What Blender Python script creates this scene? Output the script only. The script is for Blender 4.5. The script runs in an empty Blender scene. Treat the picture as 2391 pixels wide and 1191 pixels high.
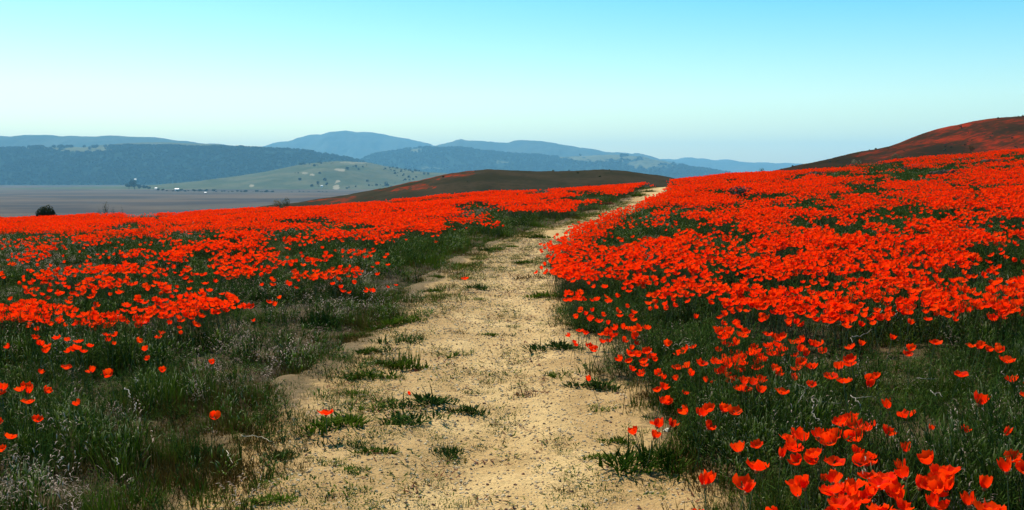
import bpy, math, random
import numpy as np
from mathutils import Vector, Matrix, Euler

random.seed(7)
RNG = np.random.default_rng(7)
scene = bpy.context.scene
C = scene.collection
PI = math.pi

# ------------------------------------------------------------------ camera, sky, sun, exposure
F_PX, W_PX, H_PX, HORIZON = 2450.0, 2391.0, 1191.0, 415.0
PITCH = math.atan((H_PX / 2 - HORIZON) / F_PX)
EYE = 1.0
cam_data = bpy.data.cameras.new('camera')
cam = bpy.data.objects.new('camera', cam_data)
C.objects.link(cam)
cam.location = (0, 0, EYE)
cam.rotation_euler = (PI / 2 - PITCH, 0, 0)
cam_data.sensor_width = 36.0
cam_data.lens = 36.0 * F_PX / W_PX
cam_data.clip_start = 0.05
cam_data.clip_end = 60000
scene.camera = cam

SUN_EL, SUN_AZ = math.radians(52), math.radians(-34)      # azimuth from +Y, negative = towards -X
world = bpy.data.worlds.new('World')
scene.world = world
world.use_nodes = True
wt = world.node_tree
wt.nodes.clear()
wo = wt.nodes.new('ShaderNodeOutputWorld')
wb = wt.nodes.new('ShaderNodeBackground')
sky = wt.nodes.new('ShaderNodeTexSky')
sky.sky_type = 'NISHITA'
sky.sun_disc = False
sky.sun_elevation = SUN_EL
sky.sun_rotation = SUN_AZ
sky.air_density = 1.0
sky.dust_density = 0.7
sky.ozone_density = 1.5
hs = wt.nodes.new('ShaderNodeHueSaturation')
hs.inputs['Saturation'].default_value = 1.85
tint = wt.nodes.new('ShaderNodeMix')
tint.data_type = 'RGBA'
tint.blend_type = 'MULTIPLY'
tint.inputs[0].default_value = 1.0
tint.inputs[7].default_value = (1.40, 1.30, 1.0, 1)
wt.links.new(sky.outputs[0], hs.inputs['Color'])
wt.links.new(hs.outputs[0], tint.inputs[6])
wt.links.new(tint.outputs[2], wb.inputs['Color'])
wb.inputs['Strength'].default_value = 0.115
wt.links.new(wb.outputs[0], wo.inputs['Surface'])

sun_data = bpy.data.lights.new('sun', 'SUN')
sun_data.energy = 5.0
sun_data.angle = math.radians(0.5)
sun_data.color = (1.0, 0.95, 0.86)
sun = bpy.data.objects.new('sun', sun_data)
C.objects.link(sun)
sun_dir = Vector((math.sin(SUN_AZ) * math.cos(SUN_EL), math.cos(SUN_AZ) * math.cos(SUN_EL), math.sin(SUN_EL)))
sun.rotation_euler = sun_dir.to_track_quat('Z', 'Y').to_euler()
sun.location = (0, 0, 50)

scene.view_settings.view_transform = 'Standard'
scene.view_settings.look = 'None'
scene.view_settings.exposure = 0.48
scene.view_settings.gamma = 1.0
scene.view_settings.use_curve_mapping = False
scene.cycles.max_bounces = 8
scene.cycles.diffuse_bounces = 2
scene.cycles.volume_bounces = 1
scene.cycles.caustics_reflective = False
scene.cycles.caustics_refractive = False

# ------------------------------------------------------------------ noise and projection helpers
def _hash(ix, iy, seed):
    h = (ix.astype(np.int64) * 374761393 + iy.astype(np.int64) * 668265263 + seed * 974634777) & 0xFFFFFFFF
    h = ((h ^ (h >> 13)) * 1274126177) & 0xFFFFFFFF
    h = (h ^ (h >> 16)) & 0xFFFFFFFF
    return h.astype(np.float64) / 4294967295.0

def vnoise(x, y, seed=0):
    x = np.asarray(x, dtype=np.float64); y = np.asarray(y, dtype=np.float64)
    ix = np.floor(x); iy = np.floor(y)
    fx = x - ix; fy = y - iy
    fx = fx * fx * fx * (fx * (fx * 6 - 15) + 10); fy = fy * fy * fy * (fy * (fy * 6 - 15) + 10)
    a = _hash(ix, iy, seed); b = _hash(ix + 1, iy, seed)
    c = _hash(ix, iy + 1, seed); d = _hash(ix + 1, iy + 1, seed)
    return (a * (1 - fx) + b * fx) * (1 - fy) + (c * (1 - fx) + d * fx) * fy

def fbm(x, y, octaves=4, seed=0):
    t = 0; amp = 1.0; tot = 0
    x = np.asarray(x, dtype=np.float64); y = np.asarray(y, dtype=np.float64)
    for o in range(octaves):
        t = t + amp * vnoise(x, y, seed + o * 17); tot += amp
        x, y = x * 2.03 * 0.8 - y * 2.03 * 0.6, x * 2.03 * 0.6 + y * 2.03 * 0.8
        amp *= 0.5
    return t / tot

def sstep(a, b, x):
    t = np.clip((np.asarray(x, dtype=np.float64) - a) / (b - a), 0, 1)
    return t * t * (3 - 2 * t)

CP, SP = math.cos(PITCH), math.sin(PITCH)
def project(x, y, z):
    zz = np.asarray(z, dtype=np.float64) - EYE
    depth = y * CP - zz * SP
    up = y * SP + zz * CP
    depth = np.where(depth < 0.05, 0.05, depth)
    return W_PX / 2 + F_PX * x / depth, H_PX / 2 - F_PX * up / depth

def ray(u, v):
    dx = (u - W_PX / 2) / F_PX; dy = (H_PX / 2 - v) / F_PX
    return dx, CP + dy * SP, -SP + dy * CP        # x, y, z

# ------------------------------------------------------------------ terrain
YC = 36.0
CX = [-60, -30, -17.6, -8.0, -2.9, 4.2, 5.5, 6.7, 9.6, 13.3, 17.6, 26, 40, 80]
CZ = [-1.9, -1.10, -0.67, -0.31, 0.10, 0.54, 0.62, 0.90, 1.05, 1.39, 1.72, 2.25, 2.6, 2.8]
PATH_Y = [-8, -3, 0, 3.2, 5, 7, 10, 12, 16, 20, 28, 36, 50]
PATH_X = [0.34, 0.08, -0.09, -0.20, -0.21, -0.17, -0.15, -0.04, 0.54, 1.68, 3.62, 4.95, 8.0]
PATH_W = [1.54, 1.54, 1.54, 1.52, 1.32, 1.12, 0.96, 0.90, 0.92, 0.98, 0.98, 0.95, 0.95]

def smooth_interp(xq, xs, ys):
    xq = np.asarray(xq, dtype=np.float64)
    acc = 0
    span = 1.0
    for o in (-1.2, -0.6, 0, 0.6, 1.2):
        acc = acc + np.interp(xq + o * span, xs, ys)
    return acc / 5

def path_centre(y): return smooth_interp(y, PATH_Y, PATH_X)
def path_half(y): return 0.5 * smooth_interp(y, PATH_Y, PATH_W)
def path_edges(y):
    y = np.asarray(y, dtype=np.float64)
    nl = (fbm(y * 1.3, y * 0 + 3.3, 3, 5) - 0.5) * 0.20 + (fbm(y * 6.0, y * 0 + 9.1, 2, 6) - 0.5) * 0.12
    nr = (fbm(y * 1.3, y * 0 + 13.3, 3, 8) - 0.5) * 0.40 + (fbm(y * 6.0, y * 0 + 19.1, 2, 9) - 0.5) * 0.12
    c = path_centre(y); h = path_half(y)
    return c - h + nl, c + h + nr
def path_sd(x, y):
    """Signed distance (metres across) to the path's edges: negative on the path; and the side, -1 or +1."""
    l, r = path_edges(y)
    x = np.asarray(x, dtype=np.float64)
    d = np.maximum(l - x, x - r)
    return d, np.where(x < (l + r) / 2, -1, 1)

def T(x, y):
    x = np.asarray(x, dtype=np.float64); y = np.asarray(y, dtype=np.float64)
    zc = smooth_interp(x / 1.5, [c / 1.5 for c in CX], CZ)
    xr = x - path_centre(np.clip(y, -8, 50))
    zn = 0.09 * sstep(0.6, 1.5, xr) + 0.045 * np.clip(xr - 0.9, 0, 25) + 0.03 * sstep(-0.6, -1.4, xr) - 0.022 * np.clip(-xr - 1.0, 0, 25)
    g = sstep(3.0, YC, y)
    z = zn * (1 - g) + zc * g
    bank = 0.05 * sstep(0.5, 1.3, xr) * sstep(3, 9, y) * (1 - sstep(26, 36, y))
    z = z + bank
    z = z + (fbm(x / 0.7, y / 0.7, 3, 31) - 0.5) * 0.07 * sstep(0.5, 1.2, np.abs(xr))
    z = z + (fbm(x / 5.0, y / 5.0, 2, 41) - 0.5) * 0.25 * sstep(1.0, 6, np.abs(xr))
    d = np.clip(y - YC, 0, None)
    z = z - 37.5 * (1 - np.exp(-(d / 75.0) ** 2))
    r = np.sqrt((x * 0.8) ** 2 + np.clip(y, None, 0) ** 2)
    z = z * (1 - sstep(60, 500, r)) + (-36.0) * sstep(60, 500, r)
    return np.maximum(z, -36.0 + (fbm(x / 300.0, y / 300.0, 2, 3) - 0.5) * 1.2)

_YS = np.concatenate([np.arange(0.8, 12, 0.01), np.arange(12, 60, 0.03)])
def ground_hit(u, v, above=0.0):
    dx, dy, dz = ray(u, v)
    t = _YS / dy
    x = dx * t; z = EYE + dz * t
    under = z < T(x, _YS) + above
    i = int(np.argmax(under)) if under.any() else len(_YS) - 1
    return float(x[i]), float(_YS[i])

# ------------------------------------------------------------------ object helpers
def tag(o, label=None, cat=None, group=None, kind=None):
    if label: o['label'] = label
    if cat: o['category'] = cat
    if group: o['group'] = group
    if kind: o['kind'] = kind
    return o

def link(name, me, parent=None):
    o = bpy.data.objects.new(name, me)
    C.objects.link(o)
    if parent is not None: o.parent = parent
    return o

def empty(name, loc, rz=0.0):
    o = bpy.data.objects.new(name, None)
    o.empty_display_size = 0.1
    C.objects.link(o)
    o.location = loc; o.rotation_euler = (0, 0, rz)
    return o

def copy_tree(o, parent=None):
    c = o.copy()
    C.objects.link(c)
    if parent is not None:
        c.parent = parent
    for ch in o.children:
        copy_tree(ch, c)
    return c

def mesh_np(name, verts, quads, attrs=None, mats=(), smooth=True):
    me = bpy.data.meshes.new(name)
    verts = np.asarray(verts, dtype=np.float32); quads = np.asarray(quads, dtype=np.int32)
    me.vertices.add(len(verts)); me.vertices.foreach_set('co', verts.ravel())
    n, k = quads.shape
    me.loops.add(n * k); me.loops.foreach_set('vertex_index', quads.ravel())
    me.polygons.add(n)
    me.polygons.foreach_set('loop_start', np.arange(n, dtype=np.int32) * k)
    me.polygons.foreach_set('use_smooth', np.full(n, smooth))
    for an, av in (attrs or {}).items():
        a = me.attributes.new(an, 'FLOAT', 'POINT'); a.data.foreach_set('value', np.asarray(av, dtype=np.float32))
    for m in mats: me.materials.append(m)
    me.update(calc_edges=True); me.validate()
    return me

def grid_quads(rows, cols):
    i = np.arange((rows - 1) * (cols - 1)); r = i // (cols - 1); c = i % (cols - 1)
    a = r * cols + c
    return np.stack([a, a + 1, a + cols + 1, a + cols], 1)

class MB:
    """Collects faces of one mesh, each vertex with a 'tip' value (0 at the base of a leaf, 1 at its tip)."""
    def __init__(s): s.v = []; s.f = []; s.t = []; s.m = []
    def add(s, vs, fs, ts, mat=0):
        b = len(s.v); s.v += [tuple(p) for p in vs]; s.t += list(ts)
        s.f += [tuple(b + i for i in f) for f in fs]; s.m += [mat] * len(fs)
    def blade(s, base, az, length, width, lean, bend, segs=3, mat=0, t0=0.0, t1=1.0, shape=0.8, twist=0.0):
        """A leaf blade: starts at angle lean from vertical, bends further over by bend."""
        p = Vector(base); vs = []; ts = []
        side = Vector((-math.sin(az + twist), math.cos(az + twist), 0))
        for i in range(segs + 1):
            k = i / segs
            w = width * (1 - k ** (1 / abs(shape))) if i < segs else 0
            if shape < 0: w = width * math.sin(PI * (0.12 + 0.88 * k)) if i < segs else 0
            tt = t0 + (t1 - t0) * k
            if i < segs:
                vs += [p - side * w * 0.5, p + side * w * 0.5]; ts += [tt, tt]
            else:
                vs += [p.copy()]; ts += [tt]
            a = lean + bend * k
            d = Vector((math.sin(a) * math.cos(az), math.sin(a) * math.sin(az), math.cos(a)))
            p = p + d * (length / segs)
        fs = [(2 * i, 2 * i + 1, 2 * i + 3, 2 * i + 2) for i in range(segs - 1)] + [(2 * segs - 2, 2 * segs - 1, 2 * segs)]
        s.add(vs, fs, ts, mat)
        return p
    def tube(s, pts, radii, sides=5, mat=0, t0=0.0, t1=1.0, cap=True):
        pts = [Vector(p) for p in pts]; vs = []; ts = []
        n = len(pts)
        for i, p in enumerate(pts):
            d = (pts[min(i + 1, n - 1)] - pts[max(i - 1, 0)]).normalized()
            a = d.cross(Vector((0.3, 0.9, 0.2))).normalized(); b = d.cross(a)
            for k in range(sides):
                q = 2 * PI * k / sides
                vs.append(p + (a * math.cos(q) + b * math.sin(q)) * radii[i]); ts.append(t0 + (t1 - t0) * i / (n - 1))
        fs = [(i * sides + k, i * sides + (k + 1) % sides, (i + 1) * sides + (k + 1) % sides, (i + 1) * sides + k) for i in range(n - 1) for k in range(sides)]
        if cap: fs += [tuple(range(sides))[::-1], tuple((n - 1) * sides + k for k in range(sides))]
        s.add(vs, fs, ts, mat)
    def leaf(s, c, nrm, size, mat=0, t=0.5, long=1.6):
        n = Vector(nrm).normalized()
        a = n.cross(Vector((random.uniform(-1, 1), random.uniform(-1, 1), random.uniform(-1, 1)))).normalized(); b = n.cross(a)
        c = Vector(c)
        s.add([c - a * size * long * 0.5, c - b * size * 0.5 + n * size * 0.1, c + a * size * long * 0.5, c + b * size * 0.5 + n * size * 0.1], [(0, 1, 2, 3)], [t] * 4, mat)
    def mesh(s, name, mats, smooth=True):
        me = bpy.data.meshes.new(name)
        me.from_pydata(s.v, [], s.f)
        a = me.attributes.new('tip', 'FLOAT', 'POINT'); a.data.foreach_set('value', np.asarray(s.t, dtype=np.float32))
        for m in (mats if isinstance(mats, (list, tuple)) else [mats]): me.materials.append(m)
        me.polygons.foreach_set('material_index', np.asarray(s.m, dtype=np.int32))
        me.polygons.foreach_set('use_smooth', np.full(len(s.f), smooth))
        me.update()
        return me

# ------------------------------------------------------------------ materials
class NT:
    def __init__(s, name):
        s.m = bpy.data.materials.new(name); s.m.use_nodes = True
        s.t = s.m.node_tree; s.t.nodes.clear()
        s.out = s.t.nodes.new('ShaderNodeOutputMaterial')
    def n(s, kind, **kw):
        x = s.t.nodes.new(kind)
        for k, v in kw.items(): setattr(x, k, v)
        return x
    def l(s, a, b): s.t.links.new(a, b)
    def val(s, sock, v):
        if hasattr(v, 'is_linked') or hasattr(v, 'links'): s.l(v, sock)
        else: sock.default_value = v
    def mix(s, f, a, b, blend='MIX'):
        x = s.n('ShaderNodeMix', data_type='RGBA', blend_type=blend)
        s.val(x.inputs[0], f)
        for sock, v in ((x.inputs[6], a), (x.inputs[7], b)):
            if isinstance(v, tuple): sock.default_value = (*v[:3], 1)
            else: s.l(v, sock)
        return x.outputs[2]
    def math(s, op, a, b=0.0, clamp=False):
        x = s.n('ShaderNodeMath', operation=op, use_clamp=clamp)
        s.val(x.inputs[0], a); s.val(x.inputs[1], b)
        return x.outputs[0]
    def ramp(s, f, a, b):
        x = s.n('ShaderNodeMapRange', interpolation_type='SMOOTHSTEP')
        s.val(x.inputs[0], f); x.inputs[1].default_value = a; x.inputs[2].default_value = b
        return x.outputs[0]
    def noise(s, vec, scale, detail=4, rough=0.55, stretch=None):
        if stretch:
            mp = s.n('ShaderNodeMapping'); mp.inputs['Scale'].default_value = stretch
            s.l(vec, mp.inputs['Vector']); vec = mp.outputs[0]
        x = s.n('ShaderNodeTexNoise'); x.inputs['Scale'].default_value = scale
        x.inputs['Detail'].default_value = detail; x.inputs['Roughness'].default_value = rough
        s.l(vec, x.inputs['Vector'])
        return x.outputs['Fac']
    def attr(s, name): return s.n('ShaderNodeAttribute', attribute_name=name).outputs['Fac']
    def pos(s): return s.n('ShaderNodeNewGeometry').outputs['Position']
    def rand(s): return s.n('ShaderNodeObjectInfo').outputs['Random']
    def bsdf(s, col, rough=0.8, spec=0.3, normal=None, transl=None):
        p = s.n('ShaderNodeBsdfPrincipled')
        if isinstance(col, tuple): p.inputs['Base Color'].default_value = (*col[:3], 1)
        else: s.l(col, p.inputs['Base Color'])
        s.val(p.inputs['Roughness'], rough); s.val(p.inputs['Specular IOR Level'], spec)
        if normal is not None: s.l(normal, p.inputs['Normal'])
        sh = p.outputs[0]
        if transl:
            fac, tcol = transl
            tr = s.n('ShaderNodeBsdfTranslucent')
            if isinstance(tcol, tuple): tr.inputs['Color'].default_value = (*tcol[:3], 1)
            else: s.l(tcol, tr.inputs['Color'])
            mx = s.n('ShaderNodeMixShader'); mx.inputs[0].default_value = fac
            s.l(sh, mx.inputs[1]); s.l(tr.outputs[0], mx.inputs[2]); sh = mx.outputs[0]
        s.l(sh, s.out.inputs['Surface'])
        return s.m
    def bump(s, h, strength, dist):
        b = s.n('ShaderNodeBump'); b.inputs['Strength'].default_value = strength; b.inputs['Distance'].default_value = dist
        s.l(h, b.inputs['Height'])
        return b.outputs[0]

def leaf_material(name, a, b, tip, tipf=0.5, rough=0.8, spec=0.0, transl=0.16, tpow=2.0):
    m = NT(name)
    c = m.mix(m.rand(), a, b)
    c = m.mix(m.math('MULTIPLY', m.math('POWER', m.attr('tip'), tpow), tipf), c, tip)
    return m.bsdf(c, rough, spec, transl=(transl, c))

def simple_material(name, col, rough=0.8, spec=0.3, var=0.25, scale=6.0):
    m = NT(name)
    n = m.noise(m.pos(), scale, 4)
    c = m.mix(n, tuple(x * (1 - var) for x in col), tuple(min(1, x * (1 + var)) for x in col))
    return m.bsdf(c, rough, spec)

# petals
m = NT('petal')
rnd = m.rand()
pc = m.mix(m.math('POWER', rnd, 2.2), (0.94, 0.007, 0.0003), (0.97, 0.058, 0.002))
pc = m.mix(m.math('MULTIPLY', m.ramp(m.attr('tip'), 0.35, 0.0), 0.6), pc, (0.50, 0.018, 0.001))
pc = m.mix(m.math('MULTIPLY', m.math('POWER', m.attr('tip'), 5.0), 0.55), pc, (0.98, 0.085, 0.003))  # orange rim: glow of light through the petal edge, put into the colour
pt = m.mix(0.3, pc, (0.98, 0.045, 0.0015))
PETAL = m.bsdf(pc, 0.7, 0.04, transl=(0.5, pt))
CALYX = simple_material('calyx', (0.30, 0.10, 0.03), 0.6)
STEM = leaf_material('poppy_stem', (0.07, 0.11, 0.045), (0.10, 0.13, 0.06), (0.14, 0.13, 0.06), 0.4)

GRASS = leaf_material('green_grass', (0.016, 0.042, 0.002), (0.062, 0.105, 0.005), (0.40, 0.40, 0.12), 0.5, transl=0.22, tpow=4.0)  # pale tip colour paints in the highlights on the blades
FEATHER = leaf_material('feathery_leaf', (0.014, 0.036, 0.006), (0.034, 0.064, 0.010), (0.10, 0.125, 0.035), 0.3, rough=0.5)
BROAD = leaf_material('glint_tip_leaf', (0.018, 0.048, 0.002), (0.056, 0.100, 0.005), (0.70, 0.68, 0.40), 0.80, transl=0.38, tpow=4.5)  # green leaf; the bright tip is a backlit glint painted as colour
SEED = leaf_material('dry_seed_grass', (0.075, 0.040, 0.034), (0.14, 0.090, 0.060), (0.70, 0.54, 0.42), 0.95, transl=0.42, tpow=2.5)  # dry pale seed heads, tips brightened further as painted sunlit specks
BROWN = leaf_material('brown_grass', (0.058, 0.028, 0.006), (0.090, 0.070, 0.010), (0.17, 0.12, 0.04), 0.5, rough=0.6)
LIME = leaf_material('fresh_grass', (0.032, 0.078, 0.005), (0.070, 0.115, 0.008), (0.17, 0.19, 0.04), 0.35)
RUST = leaf_material('rust_leaf', (0.10, 0.025, 0.020), (0.16, 0.055, 0.030), (0.20, 0.10, 0.06), 0.5, rough=0.7)
VIOLET = leaf_material('violet_flower', (0.05, 0.035, 0.12), (0.10, 0.07, 0.20), (0.20, 0.15, 0.34), 0.6)
DARKLEAF = leaf_material('dark_bush_leaf', (0.016, 0.028, 0.014), (0.030, 0.045, 0.018), (0.10, 0.11, 0.05), 0.5)
TANLEAF = leaf_material('tan_bush_leaf', (0.16, 0.13, 0.07), (0.22, 0.18, 0.10), (0.30, 0.25, 0.15), 0.5)
SAGELEAF = leaf_material('sage_bush_leaf', (0.06, 0.085, 0.04), (0.09, 0.11, 0.055), (0.14, 0.16, 0.09), 0.5)
TREELEAF = leaf_material('far_tree_leaf', (0.012, 0.024, 0.020), (0.022, 0.036, 0.026), (0.03, 0.042, 0.026), 0.5, rough=0.9, spec=0.0, transl=0.05)
BARK = simple_material('bark', (0.09, 0.065, 0.045), 0.9)
TWIG = simple_material('bleached_twig', (0.22, 0.19, 0.14), 0.7, 0.3, 0.25, 60)
STRAW = simple_material('straw', (0.50, 0.40, 0.24), 0.6, 0.3, 0.2, 60)

# sand of the path
m = NT('trail_sand'); P = m.pos()
n1 = m.noise(P, 2.2, 5, 0.6); n2 = m.noise(P, 22, 5, 0.65); n3 = m.noise(P, 190, 3, 0.7); n4 = m.noise(P, 70, 3, 0.6)
c = m.mix(m.ramp(n1, 0.35, 0.68), (0.44, 0.27, 0.095), (0.57, 0.375, 0.148))
ln = m.math('ADD', m.attr('lane'), m.math('MULTIPLY', m.math('SUBTRACT', n1, 0.5), 1.6))
c = m.mix(m.math('MULTIPLY', m.ramp(ln, 0.75, 0.0), 0.75), c, (0.36, 0.215, 0.075))
c = m.mix(m.math('MULTIPLY', m.ramp(n2, 0.54, 0.72), 0.6), c, (0.31, 0.165, 0.06))
c = m.mix(m.math('MULTIPLY', m.ramp(n4, 0.62, 0.72), 0.6), c, (0.23, 0.125, 0.055))
c = m.mix(m.math('MULTIPLY', m.ramp(n3, 0.60, 0.72), 0.7), c, (0.66, 0.49, 0.22))
c = m.mix(m.math('MULTIPLY', m.ramp(n3, 0.40, 0.28), 0.6), c, (0.24, 0.135, 0.055))
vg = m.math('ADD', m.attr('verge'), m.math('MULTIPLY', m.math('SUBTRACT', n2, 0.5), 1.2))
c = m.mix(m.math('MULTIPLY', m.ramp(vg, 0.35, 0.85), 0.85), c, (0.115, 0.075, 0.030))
hgt = m.math('ADD', m.math('MULTIPLY', n3, 0.5), m.math('ADD', n4, m.math('MULTIPLY', n2, 1.5)))
SAND = m.bsdf(c, 0.92, 0.15, normal=m.bump(hgt, 0.8, 0.012))

# soil under the plants, and the valley floor far away
m = NT('earth'); P = m.pos()
soil = m.mix(m.ramp(m.noise(P, 3.0, 5), 0.3, 0.7), (0.030, 0.022, 0.010), (0.085, 0.055, 0.022))
soil = m.mix(m.math('MULTIPLY', m.ramp(m.noise(P, 60, 3), 0.55, 0.7), 0.5), soil, (0.12, 0.08, 0.035))
pl = m.noise(P, 1.0, 5, 0.6, stretch=(0.0032, 0.0040, 0.01))
pl2 = m.noise(P, 1.0, 3, 0.6, stretch=(0.0010, 0.0014, 0.01))
plain = m.mix(m.ramp(pl, 0.40, 0.60), (0.024, 0.014, 0.009), (0.088, 0.054, 0.026))
plain = m.mix(m.math('MULTIPLY', m.ramp(pl2, 0.5, 0.62), 0.6), plain, (0.040, 0.036, 0.022))
sep = m.n('ShaderNodeSeparateXYZ'); m.l(P, sep.inputs[0])
c = m.mix(m.ramp(sep.outputs[1], 60.0, 180.0), soil, plain)
EARTH = m.bsdf(c, 0.95, 0.1, normal=m.bump(m.noise(P, 40, 4), 0.5, 0.02))

def hill_material(name, a, b, bare, dark, scale, stretch=(1, 1, 1), red=(0.27, 0.025, 0.006)):
    m = NT(name); P = m.pos()
    n = m.noise(P, scale, 6, 0.62, stretch=stretch)
    n2 = m.noise(P, scale * 7, 3, 0.6)
    c = m.mix(m.ramp(n, 0.36, 0.64), a, b)
    c = m.mix(m.math('MULTIPLY', m.ramp(n2, 0.5, 0.66), 0.45), c, dark)
    br = m.math('ADD', m.attr('bare'), m.math('MULTIPLY', m.math('SUBTRACT', n2, 0.5), 0.9))
    c = m.mix(m.ramp(br, 0.40, 0.62), c, bare)
    rd = m.math('ADD', m.attr('red'), m.math('MULTIPLY', m.math('SUBTRACT', n, 0.5), 1.4))
    rd = m.math('ADD', rd, m.math('MULTIPLY', m.math('SUBTRACT', n2, 0.5), 0.7))
    c = m.mix(m.ramp(rd, 0.42, 0.85), c, red)
    return m.bsdf(c, 1.0, 0.0)

# ------------------------------------------------------------------ ground sheet
def spaced(fine_lo, fine_hi, step, mid_lo, mid_hi, midstep, far):
    a = np.arange(fine_lo, fine_hi, step)
    lo = np.arange(fine_lo - midstep, mid_lo, -midstep)[::-1]; hi = np.arange(fine_hi, mid_hi, midstep)
    g = []; d = midstep * 1.3; p = mid_hi
    while p < far: p += d; d *= 1.14; g.append(p)
    g2 = []; d = midstep * 1.3; p = mid_lo
    while p > -far: p -= d; d *= 1.14; g2.append(p)
    return np.concatenate([g2[::-1], lo, a, hi, g])

MARG = 0.34     # the sand runs this far in under the grass at its edges
gx = spaced(-4.0, 4.5, 0.07, -34, 36, 0.35, 21000)
gy = spaced(1.0, 12.0, 0.07, -8, 60, 0.30, 21000)
GX, GY = np.meshgrid(gx, gy)
GZ = T(GX, GY)
sd, _ = path_sd(GX, np.clip(GY, -8, 50))
inside = (GY > -8) & (GY < 47)
GZ = GZ - np.where(inside, 0.07 * sstep(MARG - 0.02, MARG - 0.22, sd), 0)
ground = link('ground', mesh_np('ground', np.stack([GX, GY, GZ], -1).reshape(-1, 3), grid_quads(len(gy), len(gx)), mats=[EARTH]))
tag(ground, 'dark earth under the flowers running out to the flat valley floor', kind='structure')

# ------------------------------------------------------------------ sandy path
py = np.concatenate([np.arange(-7.5, 2.6, 0.10), np.arange(2.6, 8, 0.017), np.arange(8, 16, 0.045), np.arange(16, 46, 0.11)])
ncol = 120
pl_, pr_ = path_edges(py)
kk = np.linspace(0, 1, ncol)
PX = (pl_ - MARG)[:, None] + (pr_ - pl_ + 2 * MARG)[:, None] * kk[None, :]
PYY = np.repeat(py[:, None], ncol, 1)
def path_relief(x, y):
    r = (fbm(x / 0.16, y / 0.20, 4, 61) - 0.5) * 0.030 + (fbm(x / 0.035, y / 0.035, 2, 71) - 0.5) * 0.008
    r = r + (fbm(x / 0.55, y / 0.8, 2, 81) - 0.5) * 0.05
    c = path_centre(y)
    r = r - 0.018 * np.exp(-((x - c - 0.12) / 0.22) ** 2) - 0.008 * np.exp(-((x - c + 0.38) / 0.16) ** 2)
    return r
def path_z(x, y): return T(x, y) + path_relief(x, y) + 0.004
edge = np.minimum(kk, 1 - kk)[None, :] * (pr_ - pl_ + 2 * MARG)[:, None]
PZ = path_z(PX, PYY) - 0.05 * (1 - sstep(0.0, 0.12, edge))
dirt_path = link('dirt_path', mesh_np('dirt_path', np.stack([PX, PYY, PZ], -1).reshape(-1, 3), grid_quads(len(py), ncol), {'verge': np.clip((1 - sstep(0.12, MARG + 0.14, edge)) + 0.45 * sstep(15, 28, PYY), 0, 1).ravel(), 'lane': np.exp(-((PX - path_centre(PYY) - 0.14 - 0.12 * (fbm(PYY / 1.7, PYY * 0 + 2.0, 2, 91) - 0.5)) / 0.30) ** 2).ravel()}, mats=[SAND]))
tag(dirt_path, 'pale sandy footpath winding through the poppies', kind='structure')
def top_z(x, y):
    sd, _ = path_sd(x, y)
    return float(np.where(sd < MARG - 0.12, path_z(x, y), T(x, y)))

# ------------------------------------------------------------------ hills and mountains
def ridge(name, label, D, line, base, L, mat, patches=(), reds=(), gully=0.10, gscale=0.12, step=2.6, rows=70, rough=0.0, seed=0, power=1.2, redbase=0.0, wobble=0.35):
    us = np.arange(line[0][0], line[-1][0] + 0.1, step)
    vs = np.interp(us, [p[0] for p in line], [p[1] for p in line])
    k = np.ones(5) / 5.0
    vs = np.convolve(np.pad(vs, 2, mode='edge'), k, 'valid')
    dx = (us - W_PX / 2) / F_PX
    x = dx * D
    zr = EYE + (HORIZON - vs) / F_PX * D
    zr = zr + (fbm(x / (D * 0.012), x * 0 + seed, 3, seed) - 0.5) * rough
    zr = np.maximum(zr, base + 0.5)
    t = np.concatenate([np.linspace(-1, 0, rows), np.linspace(0, 1, rows // 3)[1:]])
    X = np.repeat(x[None, :], len(t), 0)
    wob = (fbm(x / (L * 0.8), x * 0 + 5.0 + seed, 2, seed + 3) - 0.5) * L * wobble
    Y = D + t[:, None] * L + wob[None, :] * (1 - np.abs(t[:, None]))
    prof = np.sin(PI / 2 * np.clip(1 - np.abs(t), 0, 1)) ** power
    Hh = (zr - base)[None, :]
    gl = (fbm(X / (L * gscale), Y / (L * gscale * 2.2), 4, seed + 11) - 0.5) * 2
    Z = base + Hh * prof[:, None] + gl * gully * Hh * (prof * (1 - prof) * 4)[:, None]
    Z = Z + (Y * 0) - 0.6 * (np.abs(t)[:, None] > 0.98)
    U, V = project(X, Y, Z)
    nz = (fbm(U / 11.0, V / 4.0, 3, seed + 23) - 0.5)
    def mask(ps):
        a = np.zeros_like(U)
        for (u0, v0, u1, v1, s) in ps:
            e = ((U - (u0 + u1) / 2) / ((u1 - u0) / 2)) ** 2 + ((V - (v0 + v1) / 2) / ((v1 - v0) / 2)) ** 2
            a = np.maximum(a, s * sstep(1.7, 0.5, e + nz * 3.0))
        return a
    red = mask(reds) + redbase
    me = mesh_np(name, np.stack([X, Y, Z], -1).reshape(-1, 3), grid_quads(len(t), len(us)), {'bare': mask(patches).ravel(), 'red': red.ravel()}, [mat])
    o = link(name, me)
    tag(o, label, kind='structure')
    return dict(X=X, Y=Y, Z=Z, U=U, V=V, bare=mask(patches), t=t)

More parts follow.
